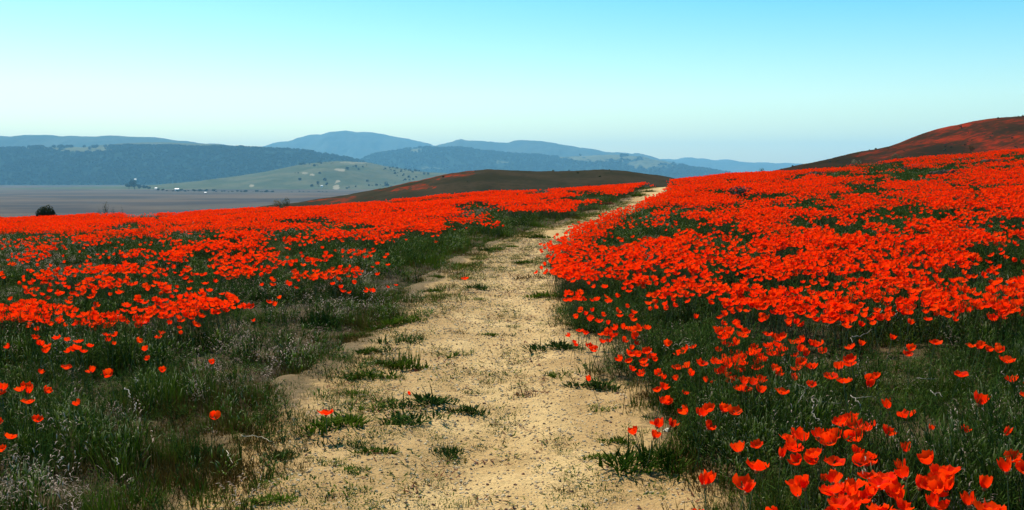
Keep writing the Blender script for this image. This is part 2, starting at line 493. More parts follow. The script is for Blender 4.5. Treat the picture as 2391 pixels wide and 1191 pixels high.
FOREST_M = hill_material('forest_slope', (0.010, 0.024, 0.020), (0.020, 0.038, 0.030), (0.12, 0.12, 0.06), (0.014, 0.024, 0.018), 0.004)
PEAK_M = hill_material('chaparral_slope', (0.045, 0.06, 0.045), (0.075, 0.085, 0.06), (0.25, 0.22, 0.15), (0.03, 0.04, 0.03), 0.0022)
GRASSHILL_M = hill_material('grassy_slope', (0.066, 0.080, 0.040), (0.110, 0.108, 0.056), (0.26, 0.22, 0.14), (0.042, 0.056, 0.034), 0.006)
KNOLL_M = hill_material('dark_knoll', (0.026, 0.025, 0.014), (0.044, 0.034, 0.020), (0.07, 0.06, 0.03), (0.018, 0.018, 0.011), 0.10)
SLOPE_M = hill_material('red_flecked_slope', (0.020, 0.014, 0.006), (0.046, 0.018, 0.007), (0.05, 0.04, 0.02), (0.009, 0.008, 0.005), 0.07, stretch=(0.8, 0.45, 1.6), red=(0.27, 0.020, 0.004))

ridge('mountain', 'tall blue peaks rising farthest behind the forested ridge', 14000,
      [(480, 372), (560, 354), (620, 343), (690, 330), (730, 316), (760, 318), (785, 311), (810, 309), (845, 312), (870, 311), (900, 314), (950, 325), (1010, 338), (1080, 352), (1160, 372), (1240, 395)], -36, 2600, PEAK_M, rough=45, seed=1, gully=0.22)
ridge('mountain', 'long blue range right of the tall peaks with a gently falling crest', 12500,
      [(900, 385), (960, 356), (1030, 338), (1080, 330), (1110, 331), (1140, 334), (1170, 337), (1200, 331), (1260, 333), (1320, 342), (1390, 352), (1410, 356), (1440, 356), (1500, 361), (1540, 374), (1600, 390), (1660, 410)], -36, 2200, PEAK_M, rough=40, seed=2, gully=0.22)
ridge('mountain', 'palest low range on the skyline left of the red flecked hillside', 16000,
      [(1420, 405), (1480, 388), (1545, 373), (1600, 369), (1660, 371), (1740, 379), (1840, 381), (1900, 388), (2000, 398), (2200, 402), (2500, 404), (2900, 410)], -36, 2600, PEAK_M, rough=40, seed=3, gully=0.2)
ridge('mountain', 'flat topped blue range along the skyline at the far left', 10000,
      [(-700, 330), (-400, 326), (-150, 324), (0, 319), (60, 322), (130, 317), (200, 321), (300, 320), (380, 323), (430, 330), (480, 336), (540, 340), (620, 352), (700, 366), (800, 390)], -36, 1800, PEAK_M, rough=25, seed=4, gully=0.2)
ridge('hill', 'pale grassy bald along the top of the forested ridge', 6900,
      [(120, 372), (180, 352), (240, 340), (300, 334), (380, 333), (450, 335), (520, 338), (600, 346), (660, 356), (720, 372)], -36, 900, GRASSHILL_M, rough=6, seed=5)
RID = ridge('hill', 'dark blue forested ridge beyond the valley floor', 6200,
      [(-900, 362), (-500, 352), (-200, 349), (0, 346), (100, 344), (200, 345), (260, 342), (300, 341), (360, 343), (400, 342), (460, 345), (520, 343), (600, 347), (700, 353), (760, 360), (800, 368), (850, 380), (900, 396), (960, 414), (1050, 428)], -36, 1000, FOREST_M,
      patches=[(130, 342, 262, 354, 0.9), (45, 342, 70, 348, 0.8), (100, 343, 125, 347, 0.6), (620, 352, 700, 358, 0.35)], rough=12, seed=6, gully=0.18)
MIDR = ridge('hill', 'wooded blue middle ridge with pale clearings behind the brown knoll', 9000,
      [(780, 400), (830, 385), (880, 362), (950, 350), (1010, 346), (1060, 348), (1100, 351), (1150, 356), (1200, 360), (1300, 367), (1340, 366), (1380, 363), (1420, 362), (1480, 366), (1530, 376), (1580, 386), (1640, 398), (1700, 410), (1800, 420), (1900, 427)], -36, 1500, FOREST_M,
      patches=[(1330, 360, 1490, 376, 0.9), (1470, 372, 1570, 394, 0.6), (955, 347, 985, 357, 0.8), (960, 388, 1020, 396, 0.5), (1150, 374, 1190, 382, 0.5), (1040, 378, 1110, 386, 0.3)], rough=16, seed=7, gully=0.2)
FOOT = ridge('hill', 'grey green grassy foothill with bare pale scars below the ridge', 4600,
      [(260, 452), (330, 446), (400, 435), (440, 430), (500, 424), (560, 418), (620, 407), (680, 397), (740, 385), (790, 379), (830, 378), (870, 381), (900, 387), (960, 398), (1040, 405), (1120, 414), (1250, 428), (1380, 440)], -36, 1300, GRASSHILL_M,
      patches=[(785, 393, 804, 400, 1), (722, 405, 736, 412, 0.9), (782, 420, 795, 427, 0.9), (778, 430, 792, 442, 0.9), (765, 443, 775, 450, 0.8), (700, 402, 722, 407, 0.6), (795, 377, 870, 383, 0.5), (580, 430, 592, 437, 0.7)], rough=5, seed=8, gully=0.30, gscale=0.16)
KNOLL = ridge('hill', 'low brown green knoll beyond the end of the path', 220,
      [(560, 490), (640, 478), (700, 472), (740, 466), (800, 456), (860, 446), (960, 426), (1000, 417), (1040, 408), (1090, 398), (1140, 396), (1180, 397), (1250, 400), (1290, 400), (1330, 399), (1365, 397), (1400, 396), (1440, 398), (1470, 401), (1530, 408), (1570, 416), (1650, 430), (1750, 446), (1900, 466), (2100, 490)], -34, 150, KNOLL_M,
      reds=[(700, 458, 900, 474, 0.5), (860, 415, 1010, 450, 0.5), (960, 396, 1130, 420, 0.52), (1090, 408, 1152, 420, 0.55)], rough=0.35, seed=9, gully=0.05, step=4, wobble=0.04)
SLOPE = ridge('hill', 'steep dark hillside flecked with red poppies at the edge of the valley', 300,
      [(1500, 470), (1600, 448), (1700, 428), (1770, 412), (1840, 395), (1900, 382), (1960, 369), (2030, 353), (2080, 345), (2150, 329), (2180, 320), (2220, 305), (2250, 293), (2280, 285), (2310, 279), (2350, 274), (2391, 271), (2450, 268), (2600, 268), (2800, 275), (3000, 290), (3300, 330), (3700, 400)], -34, 210, SLOPE_M,
      reds=[(2000, 300, 2450, 400, 0.12)], redbase=0.38, rough=0.7, seed=10, gully=0.07, step=4, wobble=0.04)

# ------------------------------------------------------------------ haze
hm = bpy.data.materials.new('haze'); hm.use_nodes = True
ht = hm.node_tree; ht.nodes.clear()
ho = ht.nodes.new('ShaderNodeOutputMaterial'); hv = ht.nodes.new('ShaderNodeVolumePrincipled')
hv.inputs['Color'].default_value = (0.31, 0.73, 1.0, 1)
hv.inputs['Density'].default_value = 7.0e-5
hv.inputs['Anisotropy'].default_value = 0.05
ht.links.new(hv.outputs[0], ho.inputs['Volume'])
hx0, hx1, hy0, hy1, hz0, hz1 = -21900.0, 21900.0, -21900.0, 21900.0, -38.5, 720.0
hb = link('haze', mesh_np('haze', [(hx0, hy0, hz0), (hx1, hy0, hz0), (hx1, hy1, hz0), (hx0, hy1, hz0), (hx0, hy0, hz1), (hx1, hy0, hz1), (hx1, hy1, hz1), (hx0, hy1, hz1)],
          [(0, 3, 2, 1), (4, 5, 6, 7), (0, 1, 5, 4), (1, 2, 6, 5), (2, 3, 7, 6), (3, 0, 4, 7)], mats=[hm], smooth=False))
tag(hb, 'thin blue haze filling the valley air', kind='stuff')

# ------------------------------------------------------------------ instanced stuff
def scatter(name, label, protos, pts, rots, scales, kinds, kind='stuff'):
    """One stuff object: a cloud of points on which a geometry-node tree sets one of the proto meshes."""
    col = bpy.data.collections.new(name + '_kinds')
    for i, me in enumerate(protos):
        po = bpy.data.objects.new(f'{name}_kind_{i:02d}', me); col.objects.link(po)
    me = bpy.data.meshes.new(name)
    n = len(pts)
    me.vertices.add(n); me.vertices.foreach_set('co', np.asarray(pts, dtype=np.float32).ravel())
    a = me.attributes.new('rot', 'FLOAT_VECTOR', 'POINT'); a.data.foreach_set('vector', np.asarray(rots, dtype=np.float32).ravel())
    a = me.attributes.new('scl', 'FLOAT_VECTOR', 'POINT'); a.data.foreach_set('vector', np.asarray(scales, dtype=np.float32).ravel())
    a = me.attributes.new('which', 'INT', 'POINT'); a.data.foreach_set('value', np.asarray(kinds, dtype=np.int32))
    o = link(name, me)
    g = bpy.data.node_groups.new(name + '_scatter', 'GeometryNodeTree')
    g.interface.new_socket('Geometry', in_out='INPUT', socket_type='NodeSocketGeometry')
    g.interface.new_socket('Geometry', in_out='OUTPUT', socket_type='NodeSocketGeometry')
    gi = g.nodes.new('NodeGroupInput'); go = g.nodes.new('NodeGroupOutput')
    ip = g.nodes.new('GeometryNodeInstanceOnPoints'); ci = g.nodes.new('GeometryNodeCollectionInfo')
    ci.inputs[0].default_value = col; ci.inputs[1].default_value = True; ci.inputs[2].default_value = True
    def named(nm, t):
        q = g.nodes.new('GeometryNodeInputNamedAttribute'); q.data_type = t; q.inputs[0].default_value = nm
        return q.outputs[0]
    e2r = g.nodes.new('FunctionNodeEulerToRotation')
    g.links.new(named('rot', 'FLOAT_VECTOR'), e2r.inputs[0])
    g.links.new(gi.outputs[0], ip.inputs['Points']); g.links.new(ci.outputs[0], ip.inputs['Instance'])
    ip.inputs['Pick Instance'].default_value = True
    g.links.new(named('which', 'INT'), ip.inputs['Instance Index'])
    g.links.new(e2r.outputs[0], ip.inputs['Rotation']); g.links.new(named('scl', 'FLOAT_VECTOR'), ip.inputs['Scale'])
    g.links.new(ip.outputs[0], go.inputs[0])
    md = o.modifiers.new('scatter', 'NODES'); md.node_group = g
    tag(o, label, kind=kind)
    return o

def rand_rot(n, tilt=0.15):
    return np.stack([RNG.normal(0, tilt, n), RNG.normal(0, tilt, n), RNG.uniform(0, 2 * PI, n)], 1)

# ---- far woods
def crown_mesh(mat, n=16, seed=0):
    random.seed(900 + seed); b = MB()
    for i in range(n):
        th = random.uniform(0, 2 * PI); h = random.uniform(0, 1); r = math.sqrt(max(0.05, 1 - (h * 1.6 - 0.6) ** 2)) * 0.5
        nrm = Vector((math.cos(th) * r, math.sin(th) * r, h - 0.35)).normalized()
        b.leaf((math.cos(th) * r * 0.8, math.sin(th) * r * 0.8, 0.15 + h * 0.85), nrm + Vector((random.uniform(-.4, .4),) * 3), random.uniform(0.4, 0.65), t=h, long=1.2)
    return b.mesh('far_crown', mat)
def on_ridge(R, n, vis, seed):
    rg = np.random.default_rng(seed)
    rows = int(np.argmax(R['t'] >= 0)) + 2
    r = rg.integers(1, rows, n * 6); c = rg.integers(1, R['X'].shape[1] - 1, n * 6)
    ok = vis(R['U'][r, c], R['V'][r, c], R['bare'][r, c], rg.random(n * 6))
    r, c = r[ok][:n], c[ok][:n]
    jx = rg.uniform(-.5, .5, len(r)) * abs(R['X'][0, 1] - R['X'][0, 0]); 
    return np.stack([R['X'][r, c] + jx, R['Y'][r, c], R['Z'][r, c] - 0.5], 1)
cm = [crown_mesh(TREELEAF, 18, i) for i in range(4)]
f1 = on_ridge(RID, 7500, lambda U, V, B, q: (U > -250) & (U < 1000) & (B < 0.3), 1)
f2 = on_ridge(MIDR, 4500, lambda U, V, B, q: (U > 760) & (U < 1750) & (B < 0.25), 2)
f3 = on_ridge(FOOT, 170, lambda U, V, B, q: (U > 690) & (U < 1080) & (fbm(U / 40.0, V / 12.0, 3, 77) > 0.57) & (B < 0.2), 3)
fp = np.concatenate([f1, f2, f3])
fs = np.concatenate([RNG.uniform(7, 15, len(f1)), RNG.uniform(9, 19, len(f2)), 3.0 + 6 * RNG.random(len(f3)) ** 2])
scatter('far_woods', 'dark oak and pine woods covering the far ridges', cm, fp, rand_rot(len(fp), 0.05), np.stack([fs * 1.3, fs * 1.3, fs], 1), RNG.integers(0, 4, len(fp)))
sc1 = on_ridge(KNOLL, 220, lambda U, V, B, q: (U > 500) & (U < 1800), 4)
sc2 = on_ridge(SLOPE, 520, lambda U, V, B, q: (U > 1700) & (U < 2700), 5)
scp = np.concatenate([sc1, sc2]); scp[:, 2] += 0.40
scs = np.concatenate([0.12 + 0.3 * RNG.random(len(sc1)) ** 3, 0.15 + 0.4 * RNG.random(len(sc2)) ** 3])
scatter('hill_scrub', 'low dark scrub dotted over the nearer hills', [crown_mesh(DARKLEAF, 14, 20 + i) for i in range(3)], scp, rand_rot(len(scp), 0.1), np.stack([scs * 1.4, scs * 1.4, scs], 1), RNG.integers(0, 3, len(scp)))

# ------------------------------------------------------------------ poppies
def petal_geo(b, az, R, H, spread, seed, inner, close):
    """One fan-shaped petal; close>0 pulls the rim in to a cup."""
    rg = random.Random(seed)
    nu, nw = 8, 4
    ruff = [rg.uniform(-0.20, 0.14) for _ in range(nu + 1)]
    vs = []; ts = []
    for j in range(nw + 1):
        w = j / nw
        for i in range(nu + 1):
            u = -1 + 2 * i / nu
            rim = 1 + (ruff[i] - 0.16 * u * u) * w
            rad = R * (0.06 + 0.94 * w ** 0.75) * (1 - close * w * w) * (1 - 0.08 * inner)
            a = az + u * spread * (0.45 + 0.55 * w)
            curl = 0.15 * R * math.sin(4.3 * u + seed * 1.7) * w * w + 0.07 * R * math.sin(9.0 * u + seed) * w * w
            z = H * (0.02 + w ** 1.35 * rim) + curl
            rad = rad * (0.72 + 0.28 * rim)
            vs.append((rad * math.cos(a), rad * math.sin(a), z)); ts.append(w)
    q = nu + 1
    fs = [(j * q + i, j * q + i + 1, (j + 1) * q + i + 1, (j + 1) * q + i) for j in range(nw) for i in range(nu)]
    b.add(vs, fs, ts)

KINDS = [  # R, H, spread, close, tilt
    (0.040, 0.030, 0.98, 0.05, 0.25), (0.037, 0.038, 0.95, 0.15, 0.40), (0.042, 0.024, 1.00, -0.05, 0.15), (0.033, 0.044, 0.95, 0.28, 0.30),
    (0.038, 0.034, 0.97, 0.08, 0.60), (0.030, 0.046, 0.92, 0.35, 0.55), (0.043, 0.028, 1.00, 0.0, 0.35), (0.036, 0.036, 0.96, 0.10, 0.75)]
STEM_H = 0.24
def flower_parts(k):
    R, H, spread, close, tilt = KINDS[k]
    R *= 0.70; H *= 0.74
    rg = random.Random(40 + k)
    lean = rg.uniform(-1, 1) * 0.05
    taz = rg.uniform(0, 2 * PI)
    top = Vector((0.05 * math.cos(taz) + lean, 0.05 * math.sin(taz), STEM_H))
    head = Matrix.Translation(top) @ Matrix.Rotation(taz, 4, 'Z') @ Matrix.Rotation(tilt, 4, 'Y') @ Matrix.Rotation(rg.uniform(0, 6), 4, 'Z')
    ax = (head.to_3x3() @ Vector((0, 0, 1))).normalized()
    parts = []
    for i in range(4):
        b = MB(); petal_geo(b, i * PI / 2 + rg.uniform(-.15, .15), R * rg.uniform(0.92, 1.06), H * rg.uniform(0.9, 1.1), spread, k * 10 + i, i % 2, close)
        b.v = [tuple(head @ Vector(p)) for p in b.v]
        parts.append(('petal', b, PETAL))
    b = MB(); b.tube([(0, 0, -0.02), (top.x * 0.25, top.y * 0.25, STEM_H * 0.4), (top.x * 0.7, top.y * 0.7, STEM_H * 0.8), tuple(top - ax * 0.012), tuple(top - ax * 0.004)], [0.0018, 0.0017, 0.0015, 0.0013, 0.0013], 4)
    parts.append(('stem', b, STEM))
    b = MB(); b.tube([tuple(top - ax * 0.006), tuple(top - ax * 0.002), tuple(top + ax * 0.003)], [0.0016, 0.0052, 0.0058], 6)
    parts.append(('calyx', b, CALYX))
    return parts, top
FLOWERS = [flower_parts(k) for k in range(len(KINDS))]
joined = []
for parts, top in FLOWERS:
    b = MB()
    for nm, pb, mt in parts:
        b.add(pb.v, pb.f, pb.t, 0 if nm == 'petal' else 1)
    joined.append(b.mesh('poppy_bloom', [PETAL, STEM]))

# density of blooms read off the photograph: rows of (v, 25 digits for u = 0, 100 ... 2400)
DENS = [
    (340, '9999999999999995888777777'), (380, '9999999999999997999654567'), (400, '9999999999999999999755368'),
    (420, '9999999999999999999766678'), (440, '9999999999999989987777888'), (460, '7777778999998738875674888'),
    (480, '7777777899999725787578988'), (500, '7888887898992564788899889'), (520, '9986667777960654688899989'),
    (540, '5444566566404854678889988'), (560, '3344566565107854677889888'), (580, '4456676654008977888988988'),
    (600, '6567888753007998898898999'), (620, '8767666642004998999999899'), (640, '7545566531000999999999999'),
    (660, '4555667530000899899999999'), (680, '3555688520000699999888899'), (700, '6655786300000499888687799'),
    (720, '8766762000000399876454578'), (740, '7686520000000299865232457'), (760, '3241000000000198975311265'),
    (780, '2110000000000186986410134'), (800, '1000000000000066886310112'), (840, '0000000000000036775321011'), (875, '0000000000000002333200000'), (910, '0' * 25), (1300, '0' * 25)]
DV = np.array([d[0] for d in DENS], dtype=float)
DM = np.array([0, .06, .13, .22, .31, .41, .52, .65, .82, 1.0])[np.array([[int(ch) for ch in d[1]] for d in DENS])]
def density(u, v):
    cu = np.clip(u / 100.0, 0, 23.999); i = cu.astype(int); fu = cu - i
    v = np.clip(v, 340, 1299); j = np.clip(np.searchsorted(DV, v, side='right') - 1, 0, len(DV) - 2)
    fv = (v - DV[j]) / (DV[j + 1] - DV[j])
    a = DM[j, i] * (1 - fu) + DM[j, i + 1] * fu; b = DM[j + 1, i] * (1 - fu) + DM[j + 1, i + 1] * fu
    d = a * (1 - fv) + b * fv
    return np.clip(d * np.where(u < 1050, 1 + 0.06 * sstep(550, 610, v) - 0.12 * sstep(500, 530, v) * sstep(600, 560, v), 1.0), 0, 1)

def field_points(y0, y1, per_m2, seed):
    rg = np.random.default_rng(seed)
    a, b = 0.56, 2.4                       # half width of the planted strip: a * y + b, wider than the view
    area = a * (y1 * y1 - y0 * y0) + 2 * b * (y1 - y0)
    n = int(area * per_m2)
    q = rg.random(n) * area                # invert the area under the widening strip
    y = (-b + np.sqrt(b * b + a * (q + a * y0 * y0 + 2 * b * y0))) / a
    x = rg.uniform(-1, 1, n) * (a * y + b)
    return x, y, rg

pts = []
for y0, y1, d, s in ((3.0, 9, 620, 1), (9, 17, 430, 2), (17, 28, 230, 3), (28, 42, 170, 4)):
    x, y, rg = field_points(y0, y1, d, s)
    z = T(x, y)
    u, v = project(x, y, z + 0.22)
    D = density(u, v)
    xx = x * 0.97 + y * 0.24; yy = -x * 0.24 + y * 0.97
    na = fbm(xx / 0.62, yy / 0.42, 3, 201); nb = fbm(xx / 0.8, yy / 0.8, 3, 203); nc = fbm(xx / 1.2, yy / 1.7, 3, 205)
    w2 = sstep(15, 22, y); w1 = sstep(7, 12, y) * (1 - w2)
    n = na * (1 - w1 - w2) + nb * w1 + nc * w2
    n = n * 0.8 + 0.2 * fbm(x / 0.25, y / (0.25 + 0.02 * y), 2, 207)
    thr = 0.5 + (0.50 - D) * 0.54
    p = sstep(thr - 0.05, thr + 0.06, n) * (D > 0.02)
    hole = fbm(xx / (0.34 + 0.016 * y), yy / (0.20 + 0.026 * y), 3, 231) - 0.07 * (D - 0.6)
    p = p * (1 - 0.97 * sstep(0.602, 0.632, hole))
    clump = fbm(xx / (0.17 + 0.008 * y), yy / (0.10 + 0.010 * y), 2, 241)
    p = p * np.where(y < 17, sstep(0.44, 0.56, clump), 1.0)
    p = np.maximum(p, 0.04 * D * (y < 16))
    sdp, side = path_sd(x, y)
    border = (side > 0) & (y > 9.5) & (sdp < 0.55)
    p = np.where(border & (sdp > 0.06), np.maximum(p, 0.42), p)
    keep = (rg.random(len(x)) < p) & (sdp > np.where(side > 0, 0.0, 0.10))
    pts.append(np.stack([x[keep], y[keep], z[keep], 0.05 * (fbm(x[keep] / 0.6, y[keep] / 0.6, 2, 5) - 0.5)], 1))
FIELD = np.concatenate(pts)

# blooms placed one by one where the photograph shows them (zoomed crops: origin, scale, points)
HAND = []     # (u, v, size, kind or None, label, group)
def crop(ox, oy, sc, items, label, group, size=1.0):
    for it in items:
        HAND.append((ox + it[0] / sc, oy + it[1] / sc, it[2] if len(it) > 2 and it[2] else size, it[3] if len(it) > 3 else None, label, group))
R6 = (1500, 800, 2.683)
crop(*R6, [(100, 145), (195, 110), (160, 195, .8), (245, 200, .75), (330, 40), (300, 60), (360, 140), (430, 85), (470, 100), (520, 75), (575, 50), (580, 100), (540, 150), (550, 230, .9), (470, 215, .5), (245, 265, .6), (60, 150), (350, 25), (480, 60), (555, 65)],
     'orange-red poppy in the scattered bed just above the bare path edge', 'poppies scattered beside the bare path edge')
crop(*R6, [(70, 270), (140, 265, .8), (115, 320), (85, 355)], 'orange-red poppy in the stacked knot leaning over the path bank', 'poppies in the knot on the path bank')
crop(*R6, [(310, 410), (350, 430), (420, 385), (310, 485), (380, 400), (445, 375)], 'orange-red poppy in the small bunch between the path and the dry twigs', 'poppies in the bunch between path and twigs')
crop(*R6, [(30, 535), (95, 500), (60, 520), (120, 490), (0, 560)], 'orange-red poppy in the bright bunch topping the big dark tuft', 'poppies topping the big dark tuft')
crop(*R6, [(690, 65, .8), (735, 15), (765, 45), (815, 60), (770, 130), (870, 110), (885, 185), (770, 185), (790, 75), (750, 150)], 'orange-red poppy in the loose drift behind the dry twigs', 'poppies drifting behind the dry twigs')
crop(*R6, [(625, 265), (690, 230), (700, 275), (770, 295), (735, 250), (660, 245), (720, 300)], 'orange-red poppy in the wide bunch touching the dry twigs', 'poppies in the bunch touching the dry twigs')
crop(*R6, [(1000, 95), (1010, 150), (1035, 195, .8), (1080, 150), (1080, 180)], 'orange-red poppy crossed by pale twigs above the dark hollow', 'poppies crossed by pale twigs')
crop(*R6, [(1135, 25), (1110, 10), (1215, 165, .8), (1340, 105), (1300, 150), (1315, 225), (1320, 240), (1335, 5), (1355, 90)], 'orange-red poppy in the broken row above the bright green grass', 'poppies above the bright green grass')
crop(*R6, [(1310, 485), (1380, 490), (1460, 530, 1.1), (1385, 555, 1.1), (1340, 510), (1265, 570), (1210, 565), (1145, 590), (1240, 545), (1290, 545), (1430, 545), (1350, 480)],
     'orange-red poppy in the arm of the slanting clump that rises to its upper end', 'poppies in the rising arm of the slanting clump')
crop(*R6, [(1065, 620), (960, 605), (940, 620), (985, 650), (1025, 665), (1050, 700), (1095, 695), (1160, 670), (1190, 685), (1250, 690), (1080, 600), (1130, 690), (1220, 670)],
     'orange-red poppy in the lower row of the slanting clump', 'poppies in the lower row of the slanting clump')
crop(*R6, [(1340, 710, 1.1), (1350, 765, 1.1), (1325, 690)], 'large red poppy hanging at the tail of the slanting clump', 'poppies at the tail of the slanting clump')
crop(*R6, [(1090, 865), (1070, 940, 1.1), (1100, 925), (1190, 900), (1240, 920), (1320, 865), (1280, 880), (1380, 895), (1210, 880), (1045, 950), (1300, 890)],
     'orange-red poppy in the first half of the long crowded clump along the bottom edge', 'poppies in the near half of the long bottom clump')
crop(*R6, [(1440, 870), (1490, 830), (1460, 860), (1550, 840), (1600, 840), (1640, 810), (1620, 890), (1665, 885), (1600, 880), (1720, 820), (1780, 815), (1840, 800), (1520, 850), (1575, 820), (1690, 830), (1750, 845), (1810, 825)],
     'orange-red poppy in the middle of the long crowded clump along the bottom edge', 'poppies in the middle of the long bottom clump')
crop(*R6, [(1870, 870), (1930, 850), (1980, 845), (2040, 840), (2080, 815), (1900, 880), (1955, 870), (2010, 830)],
     'orange-red poppy in the thin far end of the long bottom clump', 'poppies in the far end of the long bottom clump')
crop(*R6, [(1140, 1000), (1200, 1000), (1260, 980), (1310, 1000), (1340, 975), (1420, 970), (1460, 1010), (1400, 1000), (1430, 930), (1510, 1030), (1480, 980), (1170, 1020), (1290, 1030), (1390, 1040), (1440, 1040)],
     'orange-red poppy in the bunch cut by the bottom edge of the picture', 'poppies cut by the bottom edge')
crop(*R6, [(2000, 1010, .9), (2050, 990), (2115, 1000), (2060, 1035)], 'orange-red poppy in the small low bunch near the bottom corner', 'poppies in the low corner bunch')
U6 = lambda zx, zy, s, label, k=None: HAND.append((R6[0] + zx / R6[2], R6[1] + zy / R6[2], s, k, label, None))
U6(600, 390, 1, 'single poppy alone in dark leaves in front of the dry twigs')
U6(1425, 155, .8, 'small round poppy just beside the broken row above bright green grass')
U6(1505, 185, .8, 'small poppy outermost of the broken row above bright green grass')
U6(1670, 15, .9, 'single poppy above the middle of the bright green grass patch')
U6(1900, 165, .9, 'single poppy within the bright green grass patch, no other close by')
U6(2150, 90, 1.2, 'large twin lobed poppy at the top of the bright green grass')
U6(2050, 370, 1.35, 'largest cup shaped single poppy in the green grass', 1)
U6(1655, 405, 1, 'round single poppy below the bright green grass')
U6(1785, 385, .6, 'tiny half hidden poppy above a flat wide poppy')
U6(1800, 455, 1.1, 'flat wide poppy seen from the side in dark grass', 2)
U6(1935, 480, .7, 'small round poppy between the flat wide poppy and the red bud')
U6(2155, 540, .8, 'closed dark red poppy bud standing alone in green grass', 5)
U6(1610, 675, .9, 'single cone shaped poppy above the long bottom clump', 3)
U6(1890, 705, 1.15, 'single upright poppy cup above the far end of the bottom clump', 1)
U6(2320, 675, 1, 'poppy above the red oval poppy near the picture border')
U6(2330, 830, 1.1, 'red oval poppy near the picture border, beside the bottom clump', 3)
U6(705, 670, 1.15, 'open orange poppy cup alone at the lower end of the slanting clump', 1)
U6(845, 595, 1.2, 'orange poppy with a glowing rim at the lower end of the slanting clump', 3)
U6(770, 620, .8, 'small orange poppy beside the poppy with a glowing rim')
U6(840, 735, .9, 'thin side-on orange poppy under the slanting clump', 5)
U6(385, 780, 1.15, 'triangular single poppy at the edge of bare sand', 3)
U6(640, 790, 1.3, 'big ruffled poppy upper of a stacked pair near the path edge')
U6(655, 865, 1.2, 'big red poppy lower of a stacked pair near the path edge')
U6(430, 880, 1.05, 'yellow orange poppy lower beside the bare sand, paired with another like it', 5)
U6(530, 905, .95, 'yellow orange poppy nearer the stacked pair, in dark grass', 5)
U6(1030, 835, .7, 'small red poppy between the slanting clump and the bottom clump')
U6(890, 1030, .9, 'orange poppy cut by the bottom edge left of the bottom bunch')
U6(350, 1030, .8, 'orange poppy at the bottom edge beside the bare sand')
U6(1780, 1040, 1, 'orange poppy cut by the bottom edge below the bottom clump')
crop(*R6, [(2370, 230), (2340, 295), (2385, 250), (2360, 290)], 'orange-red poppy in the pair of blooms cut by the border beside green grass', 'poppies cut by the border beside green grass')
crop(*R6, [(2040, 10), (2100, 25), (1990, 5), (2260, 10), (2075, 0), (2150, 5)], 'orange-red poppy along the front fringe of the dense bed above green grass', 'poppies on the front fringe above green grass')
crop(*R6, [(2385, 640), (2380, 740), (2380, 985)], 'orange-red poppy half cut by the picture border near the bottom corner', 'poppies half cut by the border')
# zoomed crop of the dense bed's lower part
crop(1900, 560, 4.764, [(30, 850, .9), (300, 900), (355, 885), (310, 945, .9), (520, 885), (740, 910, .9), (1000, 900), (1170, 845, .9), (800, 1070, 1), (1275, 1090, 1.1), (470, 1140), (20, 1080, 1.1), (1060, 1165, 1.1)],
     'single red poppy standing free in front of the dense bed', 'poppies standing free in front of the dense bed')
crop(1400, 560, 4.764, [(1430, 640), (1540, 660, .8), (1280, 690, .9), (1340, 710, .7), (1110, 670, 1.1), (740, 700, 1), (610, 740, .7), (1520, 770, .8), (1390, 770, .9), (1390, 840, .9), (1660, 780), (1760, 810), (1520, 890), (1640, 890), (1010, 820), (1250, 900), (1900, 870), (1980, 760), (2150, 790, .8), (2130, 930, .7), (1830, 1050), (1970, 1080), (1590, 1100, .8)],
     'red poppy among the loose blooms at the dense bed front edge', 'loose poppies at the front edge of the dense bed')
# left of the path
R7 = (0, 800, 2.989)
crop(*R7, [(385, 25, 1.1), (490, 25), (550, 40, .9), (590, 10), (140, 5), (260, 48, .7)], 'orange poppy in the loose row at the near edge of the far bed', 'poppies in the loose row of the far bed')
crop(*R7, [(85, 300), (15, 320, 1.2), (20, 350, 1.1), (65, 380, 1.1), (125, 412), (40, 300), (5, 440, .8)], 'orange poppy in the bunch touching the picture border in dark grass', 'poppies bunched at the border in dark grass')
crop(*R7, [(210, 275), (220, 315), (205, 300)], 'orange poppy in the upright pair above the dark grass', 'poppies in the upright pair')
U7 = lambda zx, zy, s, label, k=None: HAND.append((R7[0] + zx / R7[2], R7[1] + zy / R7[2], s, k, label, None))
U7(1080, 30, .8, 'small poppy beside the whitish seed heads')
U7(1475, 52, .85, 'single poppy alone among dry grass nearest the seed heads and the path')
U7(180, 180, .6, 'smallest poppy at the start of the straight row in dark grass')
U7(240, 178, .8, 'second poppy of the straight row in dark grass')
U7(365, 160, 1.1, 'third and widest poppy of the straight row in dark grass', 2)
U7(525, 178, 1, 'fourth poppy of the straight row in dark grass')
U7(640, 185, 1, 'fifth poppy of the straight row, next to the large round one')
U7(825, 185, 1.3, 'large round poppy ending the straight row in dark grass')
U7(1122, 150, .9, 'single poppy between the straight row and the path')
U7(630, 345, .9, 'single poppy below the straight row in dry grass')
U7(225, 435, .9, 'small poppy beside the bunch at the border')
U7(1455, 437, 1.1, 'single red poppy with a dark shadow in short brown grass', 4)
U7(10, 610, .9, 'upper of two lone poppies cut by the border')
U7(50, 655, .8, 'lower of two lone poppies beside the border')
U7(5, 1160, .8, 'poppy in the bottom corner cut by the border')
U7(2290, 520, 1.15, 'flat open poppy on the leafy tuft at the edge of the sand', 2)
HAND.append((970, 916, .55, 5, 'small orange poppy bud on the broad tuft in the sand', None))
HAND.append((1101, 653, 1.5, 2, 'lone poppy on the round tuft in the middle of the path', None))
R5 = (700, 560, 2.989)
crop(*R5, [(1950, 525, 1.1), (2000, 490), (2065, 510), (2080, 580), (1990, 540), (1940, 500), (2340, 515, .8)], 'orange-red poppy at the front corner of the dense bed over the path', 'poppies at the front corner of the dense bed')
